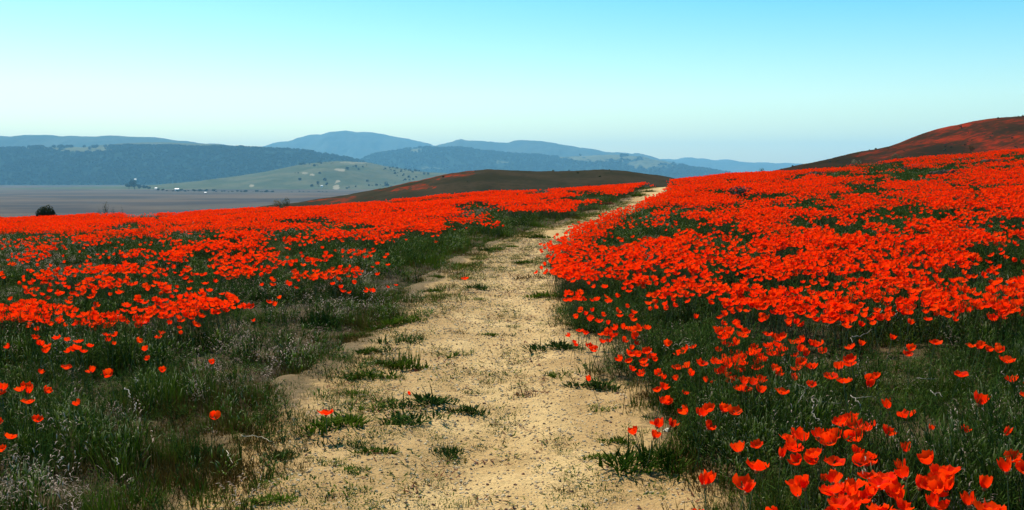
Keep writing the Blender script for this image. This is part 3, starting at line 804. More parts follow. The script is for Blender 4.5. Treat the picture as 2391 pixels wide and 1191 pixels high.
crop(*R5, [(1990, 615), (1930, 660, .9), (1885, 700, .8), (1915, 720, .7), (1960, 640)], 'orange-red poppy in the spray reaching out over the sand', 'poppies in the spray reaching over the sand')
crop(*R5, [(2025, 735, 1.1), (2110, 660), (2145, 700), (2090, 740), (2110, 750), (2130, 650)], 'orange-red poppy in the heavy bunch beside the sand', 'poppies in the heavy bunch beside the sand')
crop(*R5, [(2230, 730), (2300, 710, .9), (2360, 660)], 'red poppy in the trio just inside the path bank', 'poppies in the trio inside the path bank')
U5 = lambda zx, zy, s, label, k=None: HAND.append((R5[0] + zx / R5[2], R5[1] + zy / R5[2], s, k, label, None))
U5(2320, 815, .9, 'single tilted poppy between the heavy bunch and the path bank', 7)
U5(2255, 885, .8, 'single red poppy above the leafy path edge')
U5(2115, 945, .8, 'single poppy nearest the sand above the dark leafy edge', 3)
U5(365, 355, .8, 'red poppy of a pair in dry grass, the one farther from the path')
U5(425, 350, .9, 'red poppy of a pair in dry grass, the one nearer the path')
U5(580, 270, .75, 'poppy near the path in brown grass, one of two in a line')
U5(650, 265, .75, 'poppy closest to the path in brown grass')
crop(*R5, [(35, 225), (140, 220, .9), (375, 245, .9), (420, 210), (120, 155, .8), (165, 140, .7), (495, 180, .7), (400, 215, .8)], 'small poppy scattered singly in the grass between the far bed and the path', 'poppies scattered between far bed and path')
R4 = (0, 560, 2.657)
crop(*R4, [(150, 630, 1.1), (180, 590), (270, 620), (340, 600), (345, 650, 1.1), (440, 610, .8), (440, 660), (525, 620), (525, 645, .9), (495, 670), (600, 580), (665, 615, .9), (690, 635, .7), (780, 570), (795, 610), (970, 570, 1), (970, 595, .9), (230, 680, .7), (960, 665)],
     'orange poppy scattered along the near fringe of the far bed', 'poppies along the near fringe of the far bed')
crop(*R4, [(1125, 555, .7), (1115, 525, .6), (885, 495, .8), (270, 545, .9), (1615, 485, .7)], 'small poppy standing apart in the dry purple grass', 'poppies apart in dry purple grass')

HP = []
for (u, v, s, k, label, group) in HAND:
    hgt = 0.185 * (0.85 + 0.3 * random.random())
    if label and ('topping the big dark tuft' in label or 'reaching out over the sand' in label): hgt = 0.11
    if label and ('heavy bunch beside' in label or 'nearest the sand' in label or 'just above the bare path' in label or 'over the path bank' in label): hgt *= 0.75
    if v < 810: s *= 0.84
    elif u < 700: s *= 0.86
    sdist = 1.0
    x, y = ground_hit(u, v, hgt + 0.02)
    if label and ('tuft in the' in label or 'leafy tuft' in label): 
        x, y = ground_hit(u, v, 0.115); hgt = 0.10
    HP.append((x, y, top_z(x, y), hgt, s, k, label, group))

# blooms per entry: (distance, x, y, z, height, size, kind, rot, label, group); the 300 nearest in view become things
ALL = []
for (x, y, z, hgt, s, k, label, group) in HP:
    kk_ = k if k is not None else random.choice([0, 1, 2, 3, 4, 6, 7])
    ALL.append([math.hypot(x, y), x, y, z, hgt, s * 0.90, kk_, random.uniform(0, 2 * PI), label, group])
rgp = np.random.default_rng(99)
NF = len(FIELD)
fu, fv = project(FIELD[:, 0], FIELD[:, 1], FIELD[:, 2] + 0.2)
fk = rgp.choice([0, 0, 1, 2, 3, 4, 6, 6, 7], NF); fsz = rgp.uniform(0.60, 0.95, NF) + 0.10 * sstep(14, 26, FIELD[:, 1]); fr = rgp.uniform(0, 2 * PI, NF); fh = rgp.uniform(0.17, 0.24, NF) + FIELD[:, 3]
fd = np.hypot(FIELD[:, 0], FIELD[:, 1])
in_view = (fu > 5) & (fu < 2386) & (fv < 1190)
for i in np.argsort(np.where(in_view, fd, 1e9))[:300]:
    if not in_view[i]: continue
    u, v = fu[i], fv[i]
    if u > 1900: lb, gr = 'red poppy in the thick of the dense bed on the open flank of the rise', 'poppies in the thick of the dense bed'
    elif u > 1240 and v < 775: lb, gr = 'red poppy in the front face of the dense bed, behind the loose drifts', 'poppies in the front face of the dense bed'
    elif u > 1720: lb, gr = 'red poppy in the thinning drift over the dry twigs', 'poppies in the thinning drift over the twigs'
    elif u > 1570: lb, gr = 'red poppy in the thick drift between the path bank and the dry twigs', 'poppies in the thick drift inside the bank'
    elif u > 1430: lb, gr = 'red poppy in the drift just inside the overhanging edge of the path', 'poppies in the drift inside the path edge'
    elif u > 1240: lb, gr = 'red poppy in the bed corner that overhangs the spiky bank tuft', 'poppies in the corner over the bank tuft'
    else: lb, gr = 'orange-red poppy in a drift of the bed across the path', 'poppies drifting in the bed across the path'
    ALL.append([fd[i], FIELD[i, 0], FIELD[i, 1], FIELD[i, 2], fh[i], fsz[i], fk[i], fr[i], lb, gr, i])
ALL.sort(key=lambda e: (e[9] is not None, e[0]))
LATER = [e for e in ALL[300:] if len(e) == 10]          # placed one by one but smaller than the 300 largest
ALL = ALL[:300]
picked = np.zeros(NF, bool)
for e in ALL:
    if len(e) == 11: picked[e[10]] = True
ALL = [e[:10] for e in ALL]
print('POPPIES field', NF, 'hand', len(HP), 'individual', len(ALL), 'later', len(LATER))

PROTO = {}
part_mesh = {}
for k in range(len(KINDS)):
    parts, top = FLOWERS[k]
    part_mesh[k] = [(nm, b.mesh('poppy_' + nm, mt)) for nm, b, mt in parts]
for (d, x, y, z, hgt, s, k, r, label, group) in ALL:
    k = int(k)
    if k not in PROTO:
        o = empty('poppy', (0, 0, 0))
        for nm, me in part_mesh[k]:
            link(nm, me, o)
        PROTO[k] = o
    else:
        o = copy_tree(PROTO[k])
        for key in ('group',):
            if key in o: del o[key]
    o.location = (x, y, z); o.rotation_euler = (0, 0, r)
    o.scale = (s, s, s)
    # stem length follows the plant's height, bloom keeps its size: lower the root into the ground or raise it
    dz = hgt - STEM_H * s
    o.location.z = z + dz if dz < 0 else z + min(dz, 0.02 * s)
    tag(o, label, 'poppy', group)

rest = ~picked
nrest = int(rest.sum())
LA = np.array([[e[1], e[2], e[3] + e[4] - STEM_H * e[5], e[5], e[6], e[7]] for e in LATER]).reshape(-1, 6)
fpts = np.stack([FIELD[rest, 0], FIELD[rest, 1], FIELD[rest, 2] + fh[rest] - STEM_H * fsz[rest]], 1)
frot = np.stack([rgp.normal(0, 0.16, nrest), rgp.normal(0, 0.16, nrest), fr[rest]], 1)
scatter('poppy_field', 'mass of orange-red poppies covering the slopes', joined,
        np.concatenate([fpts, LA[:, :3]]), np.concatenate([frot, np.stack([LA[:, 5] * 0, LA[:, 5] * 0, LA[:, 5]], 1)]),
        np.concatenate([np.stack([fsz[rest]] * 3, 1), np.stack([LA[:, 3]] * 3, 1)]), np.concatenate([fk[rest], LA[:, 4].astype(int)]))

# ------------------------------------------------------------------ ground cover
def clump_grass(seed, n=26, h=(0.07, 0.17), rad=0.06, w=0.0045):
    random.seed(seed); b = MB()
    for i in range(n):
        a = random.uniform(0, 2 * PI); r = rad * math.sqrt(random.random())
        b.blade((r * math.cos(a), r * math.sin(a), -0.01), a + random.uniform(-.9, .9), random.uniform(*h), random.uniform(.6, 1.3) * w, random.uniform(0.05, 0.5), random.uniform(0.2, 1.1), 3, twist=random.uniform(-.6, .6))
    return b
def clump_feather(seed, n=9):
    random.seed(seed); b = MB()
    for i in range(n):
        a = random.uniform(0, 2 * PI); L = random.uniform(0.09, 0.20); lean = random.uniform(0.1, 0.8)
        base = Vector((0.02 * math.cos(a), 0.02 * math.sin(a), -0.01))
        tip = base + Vector((math.sin(lean) * math.cos(a), math.sin(lean) * math.sin(a), math.cos(lean))) * L
        b.blade(base, a, L, 0.003, lean, 0.1, 2)
        for j in range(9):
            k = 0.35 + 0.65 * j / 8
            p = base.lerp(tip, k)
            b.blade(p, random.uniform(0, 2 * PI), random.uniform(0.018, 0.042), random.uniform(0.003, 0.006), random.uniform(0.5, 1.4), 0.3, 2, t0=0.3, t1=1)
    return b
def clump_seed(seed, n=9, h=(0.09, 0.19)):
    random.seed(seed); b = MB()
    wind = random.uniform(-.5, .5)
    for i in range(n):
        a = wind + random.uniform(-1.2, 1.2); r = 0.05 * math.sqrt(random.random()); q = random.uniform(0, 2 * PI)
        L = random.uniform(*h)
        base = Vector((r * math.cos(q), r * math.sin(q), -0.01))
        lean = random.uniform(0.1, 0.5)
        b.blade(base, a, L, 0.0022, lean, 0.8, 3, t0=0, t1=0.5, shape=3)
        d = Vector((math.sin(lean + .45) * math.cos(a), math.sin(lean + .45) * math.sin(a), math.cos(lean + .45)))
        p = base + d * L * 0.92
        for j in range(4):
            b.blade(p - d * 0.011 * j, a + random.uniform(-1.0, 1.0), random.uniform(0.014, 0.026), random.uniform(0.003, 0.005), random.uniform(0.8, 1.7), 0.9, 2, t0=0.7, t1=1, shape=-1)
    return b
def clump_broad(seed, n=26):
    random.seed(seed); b = MB()
    for i in range(n):
        a = random.uniform(0, 2 * PI); r = 0.05 * math.sqrt(random.random()); z = random.uniform(0, 0.09)
        b.blade((r * math.cos(a), r * math.sin(a), z), a + random.uniform(-.7, .7), random.uniform(0.018, 0.042), random.uniform(0.004, 0.009), random.uniform(0.1, 1.2), random.uniform(-.4, 1.7), 3, shape=-1, t0=0.1, t1=1, twist=random.uniform(-.5, .5))
    return b
def clump_spike(seed, n=3):
    random.seed(seed); b = MB()
    for i in range(n):
        p = Vector((random.uniform(-.04, .04), random.uniform(-.04, .04), 0)); h = random.uniform(0.12, 0.2)
        b.blade(p, random.uniform(0, 6), h, 0.003, 0.05, 0.1, 2, t0=0, t1=0.1)
        for j in range(10):
            b.leaf(p + Vector((random.uniform(-.008, .008), random.uniform(-.008, .008), h * (0.55 + 0.045 * j))), (random.uniform(-1, 1), random.uniform(-1, 1), 0.3), 0.012, t=j / 10)
    return b

COVER = {
    'green_grass': ([clump_grass(100 + i).mesh('grass_clump', GRASS) for i in range(6)], 'dark green grass filling the field between the poppies'),
    'poppy_leaves': ([clump_feather(200 + i).mesh('feather_clump', FEATHER) for i in range(5)], 'feathery blue green poppy foliage under the blooms'),
    'dry_seed_grass': ([clump_seed(300 + i).mesh('seed_clump', SEED) for i in range(5)], 'dry pale nodding seed grass among the green'),
    'glint_weeds': ([clump_broad(400 + i).mesh('broad_clump', BROAD) for i in range(5)], 'low green leafy weeds with pale glints painted on the leaf tips'),
    'short_brown_grass': ([clump_grass(500 + i, 24, (0.025, 0.07), 0.07, 0.004).mesh('brown_clump', BROWN) for i in range(4)], 'short brown trampled grass along the path edges'),
    'fresh_grass': ([clump_grass(600 + i, 26, (0.05, 0.11), 0.06, 0.004).mesh('fresh_clump', LIME) for i in range(4)], 'short fresh green grass in patches by the path'),
}
KEYS = list(COVER)
acc = {k: [] for k in KEYS}
for y0, y1, d, s, big in ((1.6, 5.0, 850, 11, 0.60), (5.0, 9.0, 420, 12, 0.78), (9, 16, 150, 13, 1.15), (16, 28, 70, 14, 1.5), (28, 46, 40, 15, 1.9)):
    x, y, rg = field_points(y0, y1, d, s)
    if y0 < 2: 
        pass
    z = T(x, y)
    sdp, side = path_sd(x, y)
    u, v = project(x, y, z + 0.1)
    n_ = len(x)
    a1 = fbm(x / 1.1, y / 0.8, 3, 301); a2 = fbm(x / 0.45, y / 0.35, 3, 321); a3 = fbm(x / 1.8, y / 1.4, 3, 341)
    D = density(u, v - 10)
    left = side < 0
    near_edge = 1 - sstep(0.10, np.where(left, 0.95 + 0.35 * sstep(8, 5, y), 0.28), sdp + (a2 - 0.5) * 0.6)
    w = {
        'green_grass': 0.40 + 0.8 * sstep(0.47, 0.6, a1),
        'poppy_leaves': 1.3 + 2.0 * D + 0.8 * sstep(0.5, 0.65, a2),
        'dry_seed_grass': np.where(left, 0.30 + 2.0 * sstep(0.47, 0.62, a3), 0.10 + 0.8 * sstep(0.56, 0.68, a3)),
        'glint_weeds': np.where(left, 0.8, 0.5) + 1.6 * sstep(0.50, 0.63, a2),
        'short_brown_grass': 0.25 + 4.5 * near_edge + np.where(left, 1.3, 0.4) * sstep(0.50, 0.62, a1),
        'fresh_grass': 0.25 + 1.5 * near_edge * sstep(0.48, 0.6, a3) + np.where(~left, 2.2 * sstep(0.52, 0.62, a3) * (D < 0.35), 0.3),
    }
    for nm in ('green_grass', 'poppy_leaves', 'dry_seed_grass', 'glint_weeds'): w[nm] = w[nm] * (1 - 0.85 * near_edge)
    seedpatch = np.exp(-(((u - 500) / 110) ** 2 + ((v - 795) / 26) ** 2))
    w['dry_seed_grass'] = w['dry_seed_grass'] + 3.0 * seedpatch; w['glint_weeds'] = w['glint_weeds'] + 2.0 * seedpatch
    bankgreen = left & (y > 11) & (sdp < 1.3)
    w['fresh_grass'] = w['fresh_grass'] + 2.0 * bankgreen; w['dry_seed_grass'] = np.where(bankgreen, 0.05, w['dry_seed_grass'])
    M = np.stack([w[k] for k in KEYS], 1); M = M / M.sum(1, keepdims=True)
    pick = (rg.random(n_)[:, None] > np.cumsum(M, 1)).sum(1).clip(0, len(KEYS) - 1)
    dens = np.where(left, sstep(-0.10, 0.14, sdp + (a2 - 0.5) * 0.30), sstep(-0.05, 0.15, sdp + (a2 - 0.5) * 0.25))
    dens = np.maximum(dens, np.where(left, 0.9 * sstep(-0.30, 0.02, sdp), 0))
    bare = np.where(left & (sdp < 0.5), 1.0, 0.74 + 0.26 * sstep(0.35, 0.5, a2))
    keep = rg.random(n_) < dens * bare
    for i, k in enumerate(KEYS):
        q = keep & (pick == i)
        hs_ = (0.35 + 1.5 * np.clip(a2[q], 0.2, 0.9)) * rg.uniform(0.6, 1.4, q.sum())
        hs_ = np.minimum(hs_, 1.45) * big
        vert = hs_ * (0.55 + 0.95 * sstep(0.42, 0.62, a2[q])) * np.where(left[q], 0.78, 0.84) / (big ** 0.95) * np.clip(0.45 + sdp[q] * 1.6, 0.45, 1.0) * (1 - 0.35 * D[q])
        acc[k].append((np.stack([x[q], y[q], z[q]], 1), np.stack([hs_, hs_, vert], 1)))
tot = 0
for k in KEYS:
    P_ = np.concatenate([a[0] for a in acc[k]]); S_ = np.concatenate([a[1] for a in acc[k]])
    tot += len(P_)
    scatter(k, COVER[k][1], COVER[k][0], P_, rand_rot(len(P_), 0.12), S_, RNG.integers(0, len(COVER[k][0]), len(P_)))
print('COVER clumps', tot)

# ------------------------------------------------------------------ gravel and litter on the path
def pebble_mesh(seed, mat):
    random.seed(seed); b = MB(); vs = []; ring = 6
    for j, (rr, zz) in enumerate(((0.75, 0.0), (1.0, 0.35), (0.6, 0.75))):
        for i in range(ring):
            a = 2 * PI * (i + 0.5 * j) / ring; r = rr * random.uniform(0.75, 1.15)
            vs.append((r * math.cos(a) * 0.5, r * math.sin(a) * 0.42, zz * 0.5 * random.uniform(0.85, 1.15)))
    vs.append((0, 0, 0.44))
    fs = [(j * ring + i, j * ring + (i + 1) % ring, (j + 1) * ring + (i + 1) % ring, (j + 1) * ring + i) for j in range(2) for i in range(ring)]
    fs += [(2 * ring + i, 2 * ring + (i + 1) % ring, 3 * ring) for i in range(ring)]
    b.add(vs, fs, [0.5] * len(vs))
    return b.mesh('pebble', mat, smooth=False)
m = NT('grit'); c = m.mix(m.rand(), (0.30, 0.18, 0.085), (0.62, 0.47, 0.26)); GRIT = m.bsdf(c, 0.85, 0.25)
m = NT('dark_grit'); c = m.mix(m.rand(), (0.07, 0.04, 0.025), (0.20, 0.09, 0.05)); DGRIT = m.bsdf(c, 0.9, 0.2)
n = 26000; rg = np.random.default_rng(55)
y = 2.6 + (rg.random(n) ** 1.5) * 13; l, r = path_edges(y); x = l + (r - l) * rg.random(n)
kn = rg.choice([0, 1, 2, 3, 4], n, p=[.32, .32, .26, .06, .04])
sz = 0.004 + 0.012 * rg.random(n) ** 4 + 0.0008 * y * rg.random(n)
scatter('gravel', 'fine grit and small pebbles strewn over the sandy path', [pebble_mesh(1, GRIT), pebble_mesh(2, GRIT), pebble_mesh(3, GRIT), pebble_mesh(4, DGRIT), pebble_mesh(5, DGRIT)],
        np.stack([x, y, path_z(x, y) - sz * 0.1], 1), rand_rot(n, 0.2), np.stack([sz] * 3, 1), kn)
def litter_mesh(seed, mat):
    random.seed(seed); b = MB()
    for i in range(9):
        p = (random.uniform(-.05, .05), random.uniform(-.03, .03), 0.002)
        b.blade(p, random.uniform(0, 6.28), random.uniform(0.012, 0.035), random.uniform(0.002, 0.006), random.uniform(1.2, 1.5), random.uniform(-.5, .1), 2)
    return b.mesh('litter_patch', mat)
n = 2600; y = 2.6 + (rg.random(n) ** 1.4) * 20; l, r = path_edges(y); x = l + (r - l) * rg.random(n)
q = fbm(x / 0.35, y / 0.5, 3, 401) + 0.10 * (np.abs((x - l) / (r - l) - 0.6) - 0.25)
ok = q > 0.50
x, y = x[ok], y[ok]
ss = rg.uniform(0.6, 1.4, len(x)) * (1 + 0.04 * y)
kn = rg.choice([0, 1, 2, 3, 4], len(x), p=[.22, .22, .16, .2, .2])
scatter('path_litter', 'dead leaf scraps and tiny seedlings littering the path', [litter_mesh(1, BROWN), litter_mesh(2, RUST), litter_mesh(3, RUST), litter_mesh(4, GRASS), litter_mesh(5, FEATHER)],
        np.stack([x, y, path_z(x, y)], 1), rand_rot(len(x), 0.08), np.stack([ss, ss * 0.8, ss], 1), kn)

n = 16000; y = 2.6 + (rg.random(n) ** 1.35) * 24; l, r = path_edges(y); f = rg.random(n); x = l + (r - l) * f
q = fbm(x / 0.22, y / 0.26, 3, 431) + 0.16 * np.clip(0.42 - f, -0.25, 0.42) + 0.10 * sstep(0.85, 1.0, f) + 0.10 * sstep(0.2, 0.0, f)
ok = (q > 0.60)
x, y, f = x[ok], y[ok], f[ok]
ss = rg.uniform(0.25, 0.55, len(x)) * (1 + 0.03 * y)
SEEDL = [clump_broad(801, 10).mesh('seedling', GRASS), clump_broad(802, 10).mesh('seedling', FEATHER), clump_grass(803, 14, (0.04, 0.09), 0.07).mesh('seedling', GRASS), clump_grass(804, 14, (0.03, 0.08), 0.07).mesh('seedling', LIME), clump_grass(805, 12, (0.03, 0.07), 0.06).mesh('seedling', BROWN)]
scatter('path_seedlings', 'tiny green seedlings and grass shoots sprouting thinly on the path', SEEDL, np.stack([x, y, path_z(x, y)], 1), rand_rot(len(x), 0.1), np.stack([ss, ss, ss * 0.7], 1), rg.choice(5, len(x), p=[.28, .22, .2, .1, .2]))

# ------------------------------------------------------------------ weed tufts on the path, each a thing
def tuft_mesh(kind, seed):
    """Unit tuft: radius about 1, height about 1; scaled per tuft."""
    random.seed(1000 + seed); b = MB()
    if kind in ('leafy', 'tall'):
        heads = [(random.uniform(-.6, .6), random.uniform(-.6, .6), random.uniform(.5, 1.0)) for _ in range(9)]
        for i in range(260):
            hx, hy, hh_ = random.choice(heads)
            a = random.uniform(0, 2 * PI); r = 0.32 * math.sqrt(random.random())
            px_, py_ = hx + r * math.cos(a), hy + r * math.sin(a)
            z = random.uniform(0, 0.5) * hh_ * max(0.1, 1 - 0.8 * math.hypot(px_, py_))
            b.blade((px_, py_, z), a + random.uniform(-.9, .9), random.uniform(0.20, 0.48) * hh_ ** .5, random.uniform(0.035, 0.085), random.uniform(0.1, 1.2), random.uniform(-.2, 0.8), 2, shape=-1 if i % 3 else 0.8, t0=z, t1=min(1, z + .6), twist=random.uniform(-.7, .7))
        for i in range(22 if kind == 'tall' else 5):
            a = random.uniform(0, 2 * PI)
            b.blade((random.uniform(-.4, .4), random.uniform(-.4, .4), 0), a, random.uniform(0.8, 1.3), 0.04, random.uniform(0, .4), .3, 3)
    elif kind == 'flat':
        for c_ in range(13):
            q = random.uniform(0, 2 * PI); rr_ = 0.8 * math.sqrt(random.random()); cx, cy = rr_ * math.cos(q), rr_ * math.sin(q)
            for i in range(9):
                a = random.uniform(0, 2 * PI)
                b.blade((cx + 0.07 * math.cos(a), cy + 0.07 * math.sin(a), 0), a + random.uniform(-.6, .6), random.uniform(0.25, 0.62), random.uniform(0.03, 0.06), random.uniform(0.2, 1.0), random.uniform(0.1, .8), 2, shape=-1 if i % 2 else 0.8)
    else:   # dry
        for i in range(90):
            a = random.uniform(0, 2 * PI); r = 0.7 * math.sqrt(random.random())
            b.blade((r * math.cos(a), r * math.sin(a), 0), random.uniform(0, 2 * PI), random.uniform(0.3, 0.8), random.uniform(0.02, 0.06), random.uniform(0.5, 1.4), random.uniform(-.2, .5), 2)
    return b
TM = {}
_kc = {}
def tuft_key(kind): _kc[kind] = _kc.get(kind, 0) + 1; return _kc[kind] % 3
def tuft(u, v, wpx, hpx, kind, mat, label, group='weed tufts on the sandy path'):
    x, y = ground_hit(u, v, 0.005)
    key = (kind, mat.name, tuft_key(kind))
    if key not in TM:
        TM[key] = tuft_mesh(kind, len(TM) * 7 + 3).mesh('weed_tuft', mat)
    o = link('weed_tuft', TM[key])
    rad = 0.92 * wpx / F_PX * y; hh = max(hpx / F_PX * y, rad * 0.45)
    if kind == 'leafy': hh = min(hh, rad * 1.0)
    if kind == 'flat': hh = min(hh, rad * 0.55)
    yy = y + rad * 0.5
    o.location = (x, yy, top_z(x, yy) - 0.006)
    o.rotation_euler = (0, 0, random.uniform(-.5, .5))
    o.scale = (rad, rad * 0.8, hh * 1.1)
    tag(o, label, 'weed tuft', group)
G, FE, BR, RU, LI = GRASS, FEATHER, BROWN, RUST, LIME
TUFTS = [
    (866, 893, 95, 28, 'leafy', G, 'wide dark green tuft just inside the grassy edge, halfway up the near path'),
    (817, 926, 48, 20, 'leafy', G, 'small green tuft beside the grassy edge above the poppy tuft'),
    (847, 961, 120, 30, 'flat', G, 'long ragged green mat behind the tuft carrying a flat open poppy'),
    (975, 962, 120, 50, 'leafy', FE, 'broad dark tuft carrying an orange bud on the sand'),
    (1080, 965, 70, 38, 'leafy', FE, 'dark tuft joined to the side of the broad tuft with the bud'),
    (963, 1003, 110, 40, 'leafy', FE, 'dark tuft just in front of the broad tuft with the bud'),
    (768, 1022, 120, 62, 'leafy', G, 'tall leafy tuft carrying the flat open poppy at the edge of the sand'),
    (790, 1052, 90, 28, 'flat', FE, 'dark low growth in front of the tuft with the flat open poppy'),
    (1036, 1060, 62, 40, 'tall', FE, 'spiky tuft standing alone in the middle of the near sand'),
    (862, 1075, 75, 30, 'tall', G, 'thin upright green tuft among flat mats near the bottom'),
    (775, 1092, 65, 16, 'flat', G, 'flat green mat in front of the low dark growth'),
    (817, 1112, 60, 24, 'leafy', LI, 'bright green flat rosette among the near mats'),
    (741, 1076, 60, 12, 'flat', G, 'thin flat mat between the dark tuft and the poppy tuft'),
    (854, 1132, 55, 12, 'flat', G, 'slim green mat below the upright green tuft'),
    (820, 1158, 80, 20, 'flat', G, 'lowest green mat near the bottom edge of the sand'),
    (749, 1169, 62, 12, 'dry', RU, 'rusty red dead patch near the bottom edge'),
    (1325, 1134, 68, 16, 'dry', BR, 'dead brown patch lying on the sand near the dark bank tuft'),
    (1415, 957, 70, 16, 'flat', G, 'low green mat on the sand below the leafy path edge'),
    (1447, 1036, 68, 32, 'leafy', G, 'upright tuft between the bank and the near sand'),
    (1400, 1066, 58, 18, 'leafy', G, 'small tuft pointing out onto the sand from the dark bank tuft'),
    (1133, 902, 42, 16, 'dry', BR, 'small brown sprig in the middle of the path'),
    (1095, 913, 44, 14, 'flat', G, 'small green sprig beside a brown sprig in the middle of the path'),
    (1144, 949, 38, 10, 'dry', BR, 'tiny brown scrap near the middle of the path, beside the dark tufts'),
    (1246, 920, 66, 16, 'dry', RU, 'reddish brown patch on the open sand near the flowered bank'),
    (1520, 1108, 170, 95, 'tall', G, 'biggest dark tuft on the bank, topped by a bunch of poppies'),
    (1381, 915, 95, 38, 'leafy', FE, 'dark leafy tuft spilling from the bank onto the sand'),
    (1540, 1150, 80, 32, 'flat', LI, 'short green growth at the foot of the biggest dark tuft'),
    (880, 1030, 54, 12, 'flat', G, 'thin green mat right of the poppy tuft'),
    (1310, 883, 70, 15, 'flat', G, 'flat green mat just inside the flowered bank'),
    (1189, 1013, 26, 8, 'flat', G, 'tiny green speck of a plant alone on the open sand'),
    (667, 1072, 75, 30, 'leafy', FE, 'dark rounded tuft at the grassy edge near the bottom'),
    (676, 1118, 60, 18, 'flat', G, 'greyish green mat below the dark rounded tuft'),
    (626, 1134, 64, 24, 'flat', LI, 'olive mat at the grassy edge near the bottom corner of the sand'),
    (616, 1186, 88, 36, 'leafy', G, 'green tuft at the bottom edge where the grass meets the sand'),
    (1108, 676, 48, 22, 'leafy', FE, 'round dark tuft with a lone poppy in the middle of the path'),
    (1013, 684, 44, 20, 'leafy', G, 'dark green tuft beside the tuft with the lone poppy'),
    (1016, 651, 28, 10, 'leafy', G, 'small tuft at the path edge above the tuft with the lone poppy'),
    (1112, 703, 34, 7, 'flat', G, 'thin green line of leaves below the tuft with the lone poppy'),
    (1016, 708, 38, 18, 'dry', BR, 'brownish tuft below the dark green tuft near the grassy edge'),
    (946, 762, 70, 36, 'leafy', G, 'large green tuft farther up the grassy edge'),
    (881, 771, 50, 22, 'leafy', G, 'dark tuft touching the grass next to the large green tuft'),
    (931, 808, 92, 26, 'flat', FE, 'wide dark mat below the large green tuft'),
    (1068, 783, 50, 20, 'dry', BR, 'thin greyish brown tuft in the middle of the path'),
    (1138, 784, 34, 14, 'leafy', G, 'small pointed green tuft in the middle of the path'),
    (879, 831, 72, 26, 'leafy', G, 'dark tuft behind the tall tuft with two upright stalks'),
    (948, 862, 78, 52, 'tall', G, 'tall tuft with upright stalks beside the grassy edge'),
    (880, 857, 50, 26, 'leafy', G, 'smaller tuft between the tall stalked tuft and the grass'),
    (1058, 829, 66, 22, 'flat', LI, 'pale green spreading tuft in the middle of the path'),
    (979, 867, 26, 12, 'leafy', RU, 'dark maroon sprig beside the tall stalked tuft'),
    (926, 887, 40, 14, 'flat', G, 'small green mat next to the wide dark green tuft'),
    (827, 788, 56, 26, 'leafy', G, 'dark green clump on the very edge of the grass'),
    (1268, 698, 62, 26, 'leafy', G, 'leafy tuft under the flowered bank, upper of the bank tufts'),
    (1292, 822, 92, 38, 'leafy', FE, 'spiky dark tuft sticking out of the bank halfway up the near path'),
    (1277, 754, 40, 14, 'flat', G, 'flat green mat above the spiky dark bank tuft'),
    (1197, 760, 32, 6, 'flat', G, 'very thin green mat in the middle of the path'),
    (1118, 742, 22, 8, 'dry', BR, 'tiny brown sprig in the wheel-smooth part of the path'),
    (1132, 588, 30, 17, 'leafy', FE, 'first of three dark tufts in a row where the path bends'),
    (1165, 583, 28, 14, 'leafy', FE, 'second of three dark tufts in a row where the path bends'),
    (1193, 579, 24, 12, 'leafy', G, 'third of three dark tufts in a row where the path bends'),
    (1172, 621, 24, 8, 'flat', G, 'small flat mat below the row of three dark tufts'),
    (1202, 603, 24, 6, 'flat', G, 'thin mat between the row of three tufts and the flowered bank'),
    (1085, 620, 48, 14, 'flat', BR, 'brownish mat on the sand by the bend'),
    (1235, 614, 40, 16, 'leafy', G, 'green tuft under the flowered bank at the bend'),
    (1240, 648, 66, 24, 'dry', BR, 'dead brown brush spilling from the bank at the bend'),
    (1255, 557, 48, 14, 'leafy', G, 'green tuft in the middle of the path above the bend'),
    (1236, 544, 22, 9, 'flat', G, 'small mat behind the green tuft above the bend'),
    (1421, 478, 30, 10, 'leafy', RU, 'reddish tuft in the path where it narrows uphill'),
    (1498, 459, 34, 11, 'leafy', G, 'lower of two dark tufts near the far end of the path'),
    (1519, 448, 26, 9, 'leafy', G, 'upper of two dark tufts near the far end of the path'),
    (1381, 502, 48, 10, 'flat', G, 'long dark mat across the narrow far part of the path'),
    (1347, 512, 20, 12, 'leafy', BR, 'small brown tuft below the long dark mat on the far path'),
    (448, 1075, 100, 62, 'tall', FE, 'spiky blue green rosette standing in the brown grass'),
    (745, 770, 70, 62, 'tall', FE, 'dark spiky clump rising from the dry grass between poppies and path'),
]
for t_ in TUFTS: tuft(*t_)

# ------------------------------------------------------------------ dry twigs, straws and stones
def stick(name, pts_px, z, r, mat, label, cat, group=None, forks=()):
    w = []
    for i, (u, v) in enumerate(pts_px):
        x, y = ground_hit(u, v, z); w.append(Vector((x, y, float(T(x, y)) + z)))
    o0 = w[0].copy()
    def curve(p):
        out = []
        for i in range(len(p) - 1):
            for k in range(4):
                t_ = k / 4; out.append(p[i].lerp(p[i + 1], t_) - o0 + Vector((random.uniform(-1, 1), random.uniform(-1, 1), random.uniform(-1, 1))) * 0.004)
        return out + [p[-1] - o0]
    b = MB(); c_ = curve(w)
    b.tube(c_, [0.6 * r * (1 - 0.65 * i / len(c_)) for i in range(len(c_))], 5)
    o = link(name, b.mesh(name, mat)); o.location = o0
    tag(o, label, cat, group)
    for f in forks:
        ww = []
        for (u, v) in f:
            x, y = ground_hit(u, v, z); ww.append(Vector((x, y, float(T(x, y)) + z)))
        bb = MB(); c_ = curve(ww); bb.tube(c_, [r * 0.42 * (1 - 0.65 * i / len(c_)) for i in range(len(c_))], 5)
        link('twig_fork', bb.mesh('twig_fork', mat), o)
z6 = lambda L: [(1500 + a / 2.683, 800 + b / 2.683) for a, b in L]
z7 = lambda L: [(a / 2.989, 800 + b / 2.989) for a, b in L]
